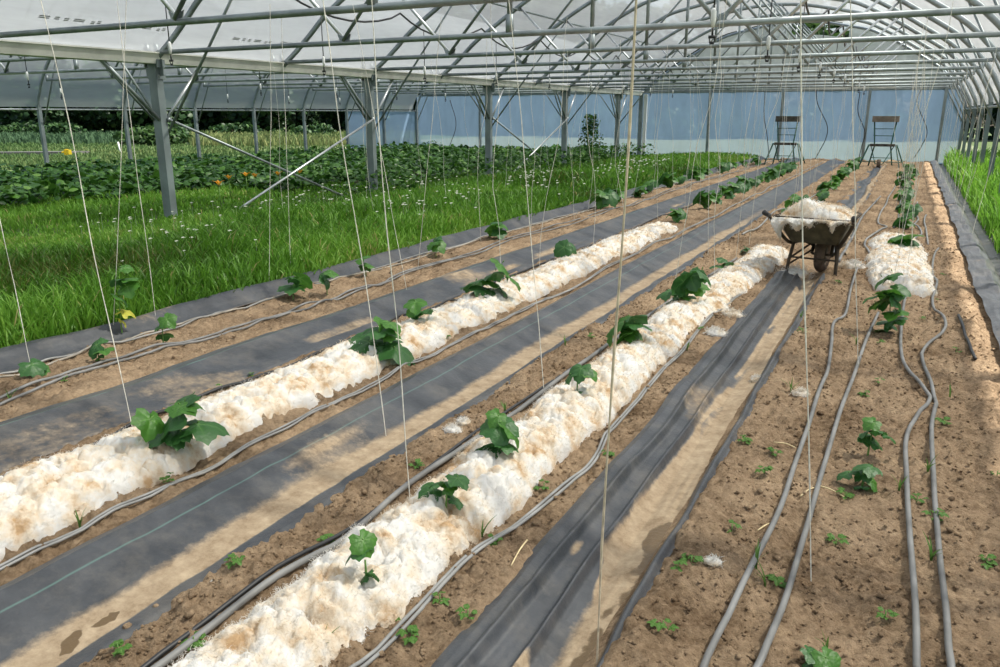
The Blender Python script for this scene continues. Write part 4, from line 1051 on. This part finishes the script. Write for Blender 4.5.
# ---------------------------------------------------------------- wheelbarrow
def wheelbarrow():
    c = np.array([-.70, 7.80, 0.0]); rz = math.radians(-9)
    t = thing('wheelbarrow', 'dark wheelbarrow heaped with wool, standing at the end of the near wool row', 'wheelbarrow', c, rz)
    # local frame: +y away from the handles
    zb, zt = .32, .56
    bot = np.array([(-.22, .02, zb), (.22, .02, zb), (.18, .46, zb-.02), (-.18, .46, zb-.02)])
    top = np.array([(-.36, -.12, zt), (.34, -.12, zt), (.27, .60, zt), (-.27, .60, zt)])
    def shell(bot, top, th):
        m = MB(); n = 8
        def ring(q, inset):
            r_ = bot*(1-q)+top*q
            c_ = r_.mean(0); out = []
            for i in range(4):
                a, b, d = r_[i], r_[(i+1) % 4], r_[i-1]
                u = (b-a)/np.linalg.norm(b-a); w = (d-a)/np.linalg.norm(d-a); k = .06
                for s in np.linspace(0, 1, 4):
                    p = a+w*k*(1-s)**2+u*k*s**2
                    out.append(p)
            o = np.array(out); o[:, :2] = c_[:2]+(o[:, :2]-c_[:2])*(1-inset); return o
        rings = [ring(q, 0) for q in np.linspace(0, 1, 5)]+[ring(1, th)]+[ring(q, th)+np.array([0, 0, .012*(1-q)]) for q in np.linspace(1, 0, 5)]
        k = len(rings[0]); v = np.concatenate(rings)
        f = [(i*k+j, i*k+(j+1) % k, (i+1)*k+(j+1) % k, (i+1)*k+j) for i in range(len(rings)-1) for j in range(k)]
        f += [tuple(range(k-1, -1, -1)), tuple((len(rings)-1)*k+j for j in range(k))]
        m.add(v, f); return m, rings[4]
    m, rim = shell(bot, top, .03); tray = m.build('tray', 'barrow_paint', t, False)
    m = MB(); m.tube(np.vstack([rim, rim[:1]]), .013, 8); m.build('rolled_rim', 'rusty_rim', tray)
    for s in (-1, 1):
        m = MB(); m.tube(smooth_path([(s*.09, .60, .20), (s*.19, .40, .285), (s*.235, .05, .315), (s*.345, -.10, .50), (s*.375, -.20, .585)], 5), .017, 8)
        fr = m.build('frame_rail', 'rusty_rim', t)
        m = MB(); m.tube([(s*.37, -.17, .57), (s*.388, -.27, .61)], [.021, .023], 10); m.build('handle_grip', 'black_pipe', fr)
        m = MB(); m.tube(smooth_path([(s*.20, .12, .32), (s*.215, .06, .15), (s*.225, .02, -.03)], 4), .016, 8); m.box((s*.225, .02, -.02), (.05, .07, .015)); m.build('leg', 'rusty_rim', t)
        m = MB(); m.tube([(s*.21, .06, .16), (s*.10, .45, .28)], .010, 7); m.build('leg_brace', 'rusty_rim', t)
    m = MB(); m.tube([(-.215, .06, .17), (.215, .06, .17)], .009, 7); m.build('cross_bar', 'rusty_rim', t)
    m = MB(); m.tube([(-.215, .05, .10), (-.02, .3, .26)], .009, 7); m.build('leg_brace', 'rusty_rim', t)
    # wheel between the rails
    R0, rr = .155, .052; cy, cz = .62-.25, .17
    wh = thing('wheel', None, None, (.01, cy, cz)); wh.parent = t
    a = np.linspace(0, 2*math.pi, 33)[:-1]; b = np.linspace(0, 2*math.pi, 13)[:-1]
    A, B = np.meshgrid(a, b, indexing='ij')
    v = np.stack([np.sin(B)*rr*.95, (R0-rr*.6+rr*np.cos(B))*np.cos(A), (R0-rr*.6+rr*np.cos(B))*np.sin(A)], -1)
    m = MB(); m.add(v.reshape(-1, 3), [(i*12+j, i*12+(j+1) % 12, ((i+1) % 32)*12+(j+1) % 12, ((i+1) % 32)*12+j) for i in range(32) for j in range(12)]); m.build('tyre', 'mud_tyre', wh)
    m = MB(); m.tube([(-.03, 0, 0), (.03, 0, 0)], .085, 20); m.tube([(-.10, 0, 0), (.10, 0, 0)], .012, 8); m.build('hub', 'rusty_rim', wh)
    for s in (-1, 1):
        m = MB(); m.beam((s*.09, cy, cz), (s*.09, cy+.05, .29), .025); m.build('fork', 'rusty_rim', t)
    # heap of wool: lies in the tray, a thing of its own
    nu, nw, nv = 110, 26, 80
    u_ = np.linspace(-1, 1, nu)
    U, V = np.meshgrid(u_, np.linspace(-1, 1, nv), indexing='ij')
    ux = U*(.335-.037*(V+1)); vy = .235+V*.335
    e = np.clip(1-np.abs(U)**6, 0, 1)*np.clip(1-np.abs(V)**6, 0, 1)
    hgt = .548+e*(.02+.03*(1-U**2)+.75*wool_height(ux+3, vy*.9, 271)*(.65-.35*U))
    hgt += (.07*np.exp(-((U+.32)/.28)**2-((V+.6)/.4)**2)+.025*np.exp(-((U-.35)/.3)**2-((V+.6)/.4)**2))*e
    top_v = np.stack([ux, vy, hgt], -1)
    # tongues of fleece hanging over the near rim, longest at the left corner
    Ln = .015+.19*np.exp(-((u_+.93)/.22)**2)+.11*np.exp(-((u_+.38)/.16)**2)+.06*np.exp(-((u_+.05)/.14)**2)+.10*np.exp(-((u_-.56)/.07)**2)
    Ln = Ln*(1+.5*fbm(u_*9, u_*0, 274, 3))
    W = np.linspace(1, 0, nw, endpoint=False)
    Uc, Wc = np.meshgrid(u_, W, indexing='ij'); Lc = Ln[:, None]*np.ones((1, nw))
    puff = wool_height(Uc*.335+5, Wc*Lc+1, 276)
    cx_ = Uc*.355*(1-.10*Wc*Lc/.2); cy_ = -.135-.02*np.sin(np.minimum(Wc*3, 1.57))+Wc*Lc*.38-.55*puff*np.sin(Wc*math.pi)*np.clip(Lc/.1, .15, 1)
    cz_ = .565-Wc*Lc
    loc = np.concatenate([np.stack([cx_, cy_, cz_], -1), top_v], 1)
    nv = nv+nw
    ca, sa = math.cos(rz), math.sin(rz)
    vv = np.stack([c[0]+loc[..., 0]*ca-loc[..., 1]*sa, c[1]+loc[..., 0]*sa+loc[..., 1]*ca, loc[..., 2]], -1)
    o = mesh('wool_heap', vv.reshape(-1, 3), grid_faces(nu, nv), 'raw_wool')
    du = np.gradient(vv, axis=0); dv = np.gradient(vv, axis=1); nn = np.cross(du, dv); nn /= np.maximum(np.linalg.norm(nn, axis=-1, keepdims=True), 1e-9)
    hair('wool_fibres', vv.reshape(-1, 3), nn.reshape(-1, 3), 2500, .02, o)
    tag(o, 'heap of raw wool piled in the wheelbarrow and hanging over its rim', 'wool')
wheelbarrow()

# ---------------------------------------------------------------- tall green work trolleys
def trolley(x, y, rz, label, plank):
    t = thing('work_trolley', label, 'trolley', (x, y, 0), rz, 'green work trolleys')
    W = .30
    for s in (-1, 1):
        m = MB(); m.tube([(s*.33, -.05, 0), (s*.22, .0, .62), (s*.30, .02, 1.36)], .020, 8); m.build('upright', 'green_paint', t)
        m = MB(); m.tube([(s*.62, .35, .0), (s*.38, .05, .66)], .018, 8); m.build('leg', 'green_paint', t)
        m = MB(); m.tube([(s*.55, -.45, .0), (s*.36, -.05, .66)], .018, 8); m.build('leg', 'green_paint', t)
        m = MB(); m.tube([(s*.59, .28, .18), (s*.52, -.36, .18)], .011, 7); m.build('side_rail', 'green_paint', t)
        m = MB(); m.tube([(s*.10, -.52, .12), (s*.30, -.02, .60)], .013, 7); m.build('wheel_fork', 'green_paint', t)
    for z in (.28, .92, 1.12):
        m = MB(); m.tube([(-.28, .0, z), (.28, .0, z)], .011, 7); m.build('rung', 'green_paint', t)
    m = MB(); m.tube([(-.57, -.38, .18), (.57, -.38, .18)], .011, 7); m.build('rung', 'green_paint', t)
    m = MB(); m.box((0, -.05, .65), (.66, .34, .07)); m.build('step', 'old_plank', t, False)
    m = MB(); m.box((0, .02, 1.44), (.68, .30, .03)); m.box((0, -.12, 1.40), (.70, .03, .17)); m.box((0, .16, 1.40), (.70, .03, .17)); m.box((-.34, .02, 1.40), (.03, .30, .17)); m.box((.34, .02, 1.40), (.03, .30, .17))
    m.build('top_board', plank, t, False)
    m = MB()
    a = np.linspace(0, 2*math.pi, 21)
    m.tube([(-.05, -.55, .13), (-.045, -.55, .13), (.045, -.55, .13), (.05, -.55, .13)], [.08, .13, .13, .08], 20); wh = m.build('wheel', 'mud_tyre', t)
    m = MB(); m.tube([(-.10, -.55, .13), (.10, -.55, .13)], .015, 8); m.build('axle', 'green_paint', wh)
mat('weathered_board', (.21, .18, .145), .8, 0, .3, 9)
a = at_y(785, 150, 26.6); trolley(a[0], 26.6, .05, 'green wheeled work trolley with dark top board, left one by the end wall', 'old_plank')
a = at_y(882, 150, 26.6); trolley(a[0], 26.6, -.05, 'green wheeled work trolley with pale top board, right one by the end wall', 'weathered_board')

# ---------------------------------------------------------------- grass and crops
def blades(name, label, cat, x, y, z, h, w, material, tint, bend=.5):
    n = len(x); a = rng.uniform(0, 2*math.pi, n); d = rng.uniform(0, 2*math.pi, n)
    cx, sx = np.cos(a)*w, np.sin(a)*w
    bx, by = np.cos(d)*h*bend*rng.uniform(.1, 1, n), np.sin(d)*h*bend*rng.uniform(.1, 1, n)
    v = np.zeros((n, 7, 3)); root = np.stack([x, y, z], -1)
    for j, (q, ww) in enumerate(((0, .7), (.38, 1.), (.74, .7))):
        o = np.stack([bx*q*q, by*q*q, h*(q-.18*bend*q*q)], -1)
        s = np.stack([cx*ww, sx*ww, 0*cx], -1)
        v[:, 2*j] = root+o-s; v[:, 2*j+1] = root+o+s
    v[:, 6] = root+np.stack([bx, by, h*(1-.3*bend)], -1)
    b = np.arange(n)[:, None]*7
    f = np.concatenate([b+np.array(q) for q in ((0, 1, 3), (0, 3, 2), (2, 3, 5), (2, 5, 4), (4, 5, 6))])
    o = mesh(name, v.reshape(-1, 3), f, material, None, True, dict(tint=np.repeat(np.clip(tint, 0, 1), 7)))
    return tag(o, label, cat, kind='stuff')
def scatter(n, x0, x1, y0, y1):
    y = np.exp(rng.uniform(math.log(y0), math.log(y1), n)); x = rng.uniform(x0, x1, n); return x, y
x, y = scatter(165000, -13.2, -4.76, 1.6, 30.4)
keep = ((x > -10.6) | (y < 14)) & (rng.random(len(x)) < .35+.65*np.clip(1.15-(-x-4.7)/8, .25, 1)) & (x < -4.8+.08*fbm(y*2, y*0, 191, 3))
x, y = x[keep], y[keep]
hh = (.22+.16*fbm(x*.5, y*.35, 192, 3)+.06*fbm(x*2, y*2, 193, 2))*rng.uniform(.6, 1.35, len(x)); hh = np.clip(hh, .07, .6)
hh *= (.55+.45*sstep(-4.75, -5.2, x))*(.40+.75*sstep(-9.6, -7.4, x)+.3*(x < -10.4))
tt = .48+.55*fbm(x*.6, y*.45, 194, 3)+rng.normal(0, .13, len(x)); tt[rng.random(len(x)) < .015] = 1.
blades('tall_grass', 'tall bright green grass filling the strip under the gutter posts', 'grass', x, y, np.full(len(x), .0), hh, .0030+.00085*y, 'grass_blade', tt, .65)
x, y = scatter(38000, 1.03, 3.6, .9, 30.4)
hh = (.50+.2*fbm(x*1.5, y*.5, 195, 3))*rng.uniform(.6, 1.3, len(x))*(.6+.4*sstep(1.03, 1.3, x))
blades('tall_grass', 'tall green grass along the foot of the right wall', 'grass', x, y, np.full(len(x), -.04), hh, .0028+.0006*y, 'grass_blade', .6+.3*fbm(x*1.5, y*.7, 196, 2)+rng.normal(0, .12, len(x)), .55)
def leaf_cloud(name, label, cat, x, y, z, s, tint, material, up=.6, kind='stuff', parent=None):
    """many simple pointed leaves, each a folded quad pair"""
    n = len(x); d = rng.normal(0, 1, (n, 3)); d[:, 2] = d[:, 2]*.5+.1; d /= np.linalg.norm(d, axis=1, keepdims=True)
    u = rng.normal(0, 1-up, (n, 3))+np.array([0, 0, up]); u -= d*np.sum(u*d, 1, keepdims=True); u /= np.maximum(np.linalg.norm(u, axis=1, keepdims=True), 1e-6)
    w = np.cross(d, u); c = np.stack([x, y, z], -1); s = np.asarray(s)[:, None]
    v = np.stack([c-d*s*.42, c-d*s*.3+w*s*.36-u*s*.06, c+d*s*.18+w*s*.40-u*s*.08, c+d*s*.55-u*s*.06, c+d*s*.18-w*s*.40-u*s*.08, c-d*s*.3-w*s*.36-u*s*.06, c+u*s*.08], 1)
    b = np.arange(n)[:, None]*7
    f = np.concatenate([b+np.array(q) for q in ((0, 1, 6), (1, 2, 6), (2, 3, 6), (3, 4, 6), (4, 5, 6), (5, 0, 6))])
    o = mesh(name, v.reshape(-1, 3), f, material, parent, False, dict(tint=np.repeat(np.clip(tint, 0, 1), 7)))
    if label: tag(o, label, cat, kind=kind)
    elif kind: o['kind'] = kind
    return o
# squash crop of the left span
n = 26000; x = rng.uniform(-19.2, -10.8, n); y = rng.uniform(5.0, 30.2, n); q_ = (x < -12.4) | (y > 12); x = x[q_]; y = y[q_]; n = len(x)
row = np.abs(((x+10.5)/1.5) % 1-.5)*2
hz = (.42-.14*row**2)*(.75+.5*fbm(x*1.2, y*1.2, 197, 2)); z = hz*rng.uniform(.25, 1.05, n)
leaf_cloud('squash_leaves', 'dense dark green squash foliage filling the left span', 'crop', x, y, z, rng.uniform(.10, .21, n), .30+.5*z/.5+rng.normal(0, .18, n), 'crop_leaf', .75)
n = 2500; x = rng.uniform(-10.6, -8.6, n); y = rng.uniform(12, 30.2, n); z = rng.uniform(.05, .5, n)
leaf_cloud('weed_leaves', 'leafy weeds mixed into the grass behind the gutter posts', 'weeds', x, y, z, rng.uniform(.06, .14, n), .6+rng.normal(0, .2, n), 'crop_leaf', .6)
# daisies in the grass
m = MB()
cl = [(-7.4, 6.8), (-6.3, 5.6), (-7.9, 8.4), (-7.2, 9.6), (-6.4, 11.5), (-7.8, 12.6), (-6.6, 14.5), (-7.3, 16.5), (-6.2, 19), (-8.2, 6.2), (-5.8, 12.8), (-5.7, 17), (-6.8, 22), (-8.6, 10.8), (-5.9, 9.2), (-6.1, 21)]
for cx_, cy_ in cl:
    for j in range(rng.integers(10, 22)):
        x_, y_ = cx_+rng.normal(0, .35), cy_+rng.normal(0, .5); z_ = rng.uniform(.22, .38); r = rng.uniform(.011, .019)+.0006*cy_
        a = np.linspace(0, 2*math.pi, 8)[:-1]
        m.add(np.column_stack([x_+r*np.cos(a), y_+r*np.sin(a), z_+.3*r*np.cos(a*2)])[None].reshape(-1, 3).tolist()+[(x_, y_, z_+.4*r)], [(k, (k+1) % 7, 7) for k in range(7)])
        m.tube([(x_, y_, .1), (x_, y_, z_)], .0012, 3, cap=False)
tag(m.build('daisy_flowers', 'daisy_petal'), 'small white flowers scattered through the tall grass', 'flowers', kind='stuff')
# orange squash flowers
pm = MB()
for j in range(5):
    a = j*1.2566; pm.add([(0, 0, 0), (.05*math.cos(a-.5), .05*math.sin(a-.5), .07), (.11*math.cos(a), .11*math.sin(a), .09), (.05*math.cos(a+.5), .05*math.sin(a+.5), .07)], [(0, 1, 2, 3)])
FL = None
for i, (px, py) in enumerate(((229, 180), (246, 177), (255, 178), (219, 186), (300, 174), (278, 176))):
    q = gr(px, py, .38)
    if FL is None:
        FL = thing('squash_flower', 'orange squash flower among the dark leaves of the left span', 'flower', q, 0, 'orange squash flowers')
        pm.build('petals', 'orange_petal', FL); m = MB(); m.tube([(0, 0, -.3), (0, 0, .0)], .008, 6); m.tube([(0, 0, .0), (0, 0, .05)], .012, 6); m.build('flower_stalk', 'stem_green', FL)
    else:
        c = copy_tree(FL); c.location = tuple(q)
# tall weed by the end wall
q = at_y(590, 140, 27.5); t = thing('tall_weed', 'tall feathery weed standing by the end wall right of the gutter posts', 'weed', (q[0], 27.5, 0))
m = MB()
for j in range(7): m.tube(smooth_path([(0, 0, 0), (rng.normal(0, .1), rng.normal(0, .1), .7), (rng.normal(0, .22), rng.normal(0, .2), 1.35)], 4), .01, 5)
m.build('stem', 'stem_green', t)
n = 800; zz = 1.55*rng.random(n)**.8; rr = (.10+.36*np.sin(np.clip(zz/1.55, 0, 1)*2.6+.35))*np.sqrt(rng.random(n))*(.6+.8*vn(zz*5, zz*0)); aa = rng.uniform(0, 6.28, n)
leaf_cloud('foliage', None, None, rr*np.cos(aa), rr*np.sin(aa), zz, rng.uniform(.05, .1, n), .55+rng.normal(0, .2, n), 'crop_leaf', .4, None, t)

# ---------------------------------------------------------------- outside, left: field bands, bank and trees
def band(name, label, cat, px0, px1, y_lo, y_hi, n, h, material, w, tint=.5):
    pts = np.array([gr(rng.uniform(px0, px1), y_lo+(y_hi-y_lo)*rng.random()) for _ in range(n)])
    dist = np.hypot(pts[:, 0], pts[:, 1])
    blades(name, label, cat, pts[:, 0], pts[:, 1], np.full(n, -.07), h*rng.uniform(.6, 1.3, n), w*dist, material, tint+.3*fbm(pts[:, 0]*.25, pts[:, 1]*.25, 198, 3)+rng.normal(0, .12, n), .4)
band('field_grass', 'pale mown grass beyond the left wall', 'grass', -60, 430, 142, 168, 22000, .16, 'field_grass', .0007, .45)
band('leek_crop', 'bluish green crop in the field beyond the left wall', 'crop', -60, 190, 134, 143.5, 7000, .45, 'leek_crop', .0009)
band('meadow_grass', 'tall yellowish meadow grass outside the left wall', 'grass', 190, 420, 134.5, 146, 7000, .5, 'field_grass', .0009, .72)
p0, p1 = gr(-60, 155), gr(70, 154)
m = MB(); d = p1-p0
m.add([p0+np.array([0, 0, -.05]), p1+np.array([0, 0, -.05]), p1+np.array([.0, .9, -.05]), p0+np.array([0, .9, -.05]), p0+np.array([0, 0, .09]), p1+np.array([0, 0, .09]), p1+np.array([.0, .9, .09]), p0+np.array([0, .9, .09])], [(4, 5, 6, 7), (0, 1, 5, 4), (3, 7, 6, 2), (0, 4, 7, 3), (1, 2, 6, 5)])
tag(m.build('gravel_track', 'gravel_track', smooth=False), 'grey gravel track on a low bank outside the left span', 'track', kind='structure')
m = MB(); q = gr(121, 162); q = at_y(121, 158, 24.0); q2 = at_y(118, 142, 24.0); m.tube([(q[0], 24, -.1), tuple(q2)], .035, 8); tag(m.build('white_stake', 'white_plastic'), 'white stake standing in the field beyond the left wall', 'stake')
TREES = {}
def tree(name, label, x, y, h, r, trunk, n, material, seed, leaf=.3, flat=1.):
    t = thing(name, label, 'tree' if trunk > .8 else 'bush', (x, y, -.1), 0)
    r_ = np.random.default_rng(seed)
    m = MB(); m.tube(smooth_path([(0, 0, -.1), (r_.normal(0, .1), 0, h*.35), (r_.normal(0, .3), r_.normal(0, .3), h*.8)], 4), np.linspace(.05*h*.5+.03, .02, 9), 8)
    for j in range(5):
        a = r_.uniform(0, 6.28); z0 = h*r_.uniform(.25, .6); m.tube([(0, 0, z0), (math.cos(a)*r*.6, math.sin(a)*r*.6, z0+h*.2)], [.02*h*.5, .01], 6)
    m.build('trunk', 'bark', t)
    k = 26; cz = r_.uniform(trunk/h, .92, k)*h; ca = r_.uniform(0, 6.28, k)
    prof = np.sin(np.clip((cz-trunk)/(h-trunk), .05, 1)*math.pi*.85+.25)
    cr = r*.75*np.sqrt(r_.random(k))*np.clip(prof, .3, 1)
    ix = r_.integers(0, k, n); g_ = r_.normal(0, 1, (n, 3)); g_ /= np.linalg.norm(g_, axis=1, keepdims=True)
    rad = r*.42*(.75+.3*r_.random(n))
    px = np.cos(ca[ix])*cr[ix]+g_[:, 0]*rad; py = np.sin(ca[ix])*cr[ix]+g_[:, 1]*rad; pz = np.maximum(cz[ix]+g_[:, 2]*rad*.8*flat, trunk*.3)
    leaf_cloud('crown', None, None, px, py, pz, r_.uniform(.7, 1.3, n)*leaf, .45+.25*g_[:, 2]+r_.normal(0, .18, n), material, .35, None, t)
    return t
WHERE = ['at the far left edge', 'left of the first wall leg', 'right of the first wall leg', 'left of the nearest post', 'behind the nearest post', 'right of the nearest post', 'behind the crossing braces', 'left of the second post', 'behind the second post', 'before the end wall starts', 'behind the closed wall end', 'outside the far left corner', 'beyond the far left corner']
for i, px in enumerate((-25, 18, 58, 98, 136, 176, 216, 258, 300, 345, 380, 410, 440)):
    b = gr(px, 133+1.5*math.sin(i*2.1)); 
    k = 1+.15*math.sin(i*1.7)
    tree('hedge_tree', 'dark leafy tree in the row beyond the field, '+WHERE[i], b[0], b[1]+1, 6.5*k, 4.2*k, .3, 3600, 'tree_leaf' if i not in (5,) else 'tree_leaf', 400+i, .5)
for i, (px, py, w) in enumerate(((10, 136, 'at the left edge'), (48, 135, 'left of the nearest post'), (85, 136, 'midway to the nearest post'), (190, 136, 'right of the nearest post'), (255, 136, 'near the crossing braces'), (185, 143, 'yellowish and close, right of the nearest post'), (330, 137, 'close to the end wall'))):
    b = gr(px, py); tree('field_bush', 'low pale green bush on the field edge, '+w, b[0], b[1]-2, .8, 1.9, .05, 900, 'light_tree_leaf' if py > 140 else 'tree_leaf', 430+i, .3, .7)
# behind the end wall
for i in range(11):
    x_ = -38+5.6*i; h_ = 12.5+1.2*math.sin(i*1.9)+(1.5 if i == 5 else 0)-(4.5 if i == 6 else 0)
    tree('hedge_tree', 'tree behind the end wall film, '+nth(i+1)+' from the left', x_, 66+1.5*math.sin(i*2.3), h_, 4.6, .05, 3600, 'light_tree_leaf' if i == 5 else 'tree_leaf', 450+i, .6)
m = MB(); m.add([(-30, 31.2, -.04), (3, 31.2, -.04), (3, 63, -.04), (-30, 63, -.04)], [(0, 1, 2, 3)])
tag(m.build('mown_field', 'pale_meadow', smooth=False), 'pale mown field behind the end wall', 'field', kind='structure')
for i in range(9):
    tree('field_bush', 'low bush behind the end wall film, '+nth(i+1)+' from the left', -24+3.1*i+.8*math.sin(i*3), 58+2*math.sin(i*1.7), 1.6+.7*math.sin(i*2.2), 2.2, .05, 700, 'tree_leaf', 480+i, .35, .7)
# right of the greenhouse
for i in range(7):
    tree('hedge_tree', 'dark tall hedge tree outside the right wall, '+nth(i+1)+' from the camera', 6.2+.4*math.sin(i*2), 9+4.2*i, 4.0, 2.6, .02, 2600, 'tree_leaf', 470+i, .32)
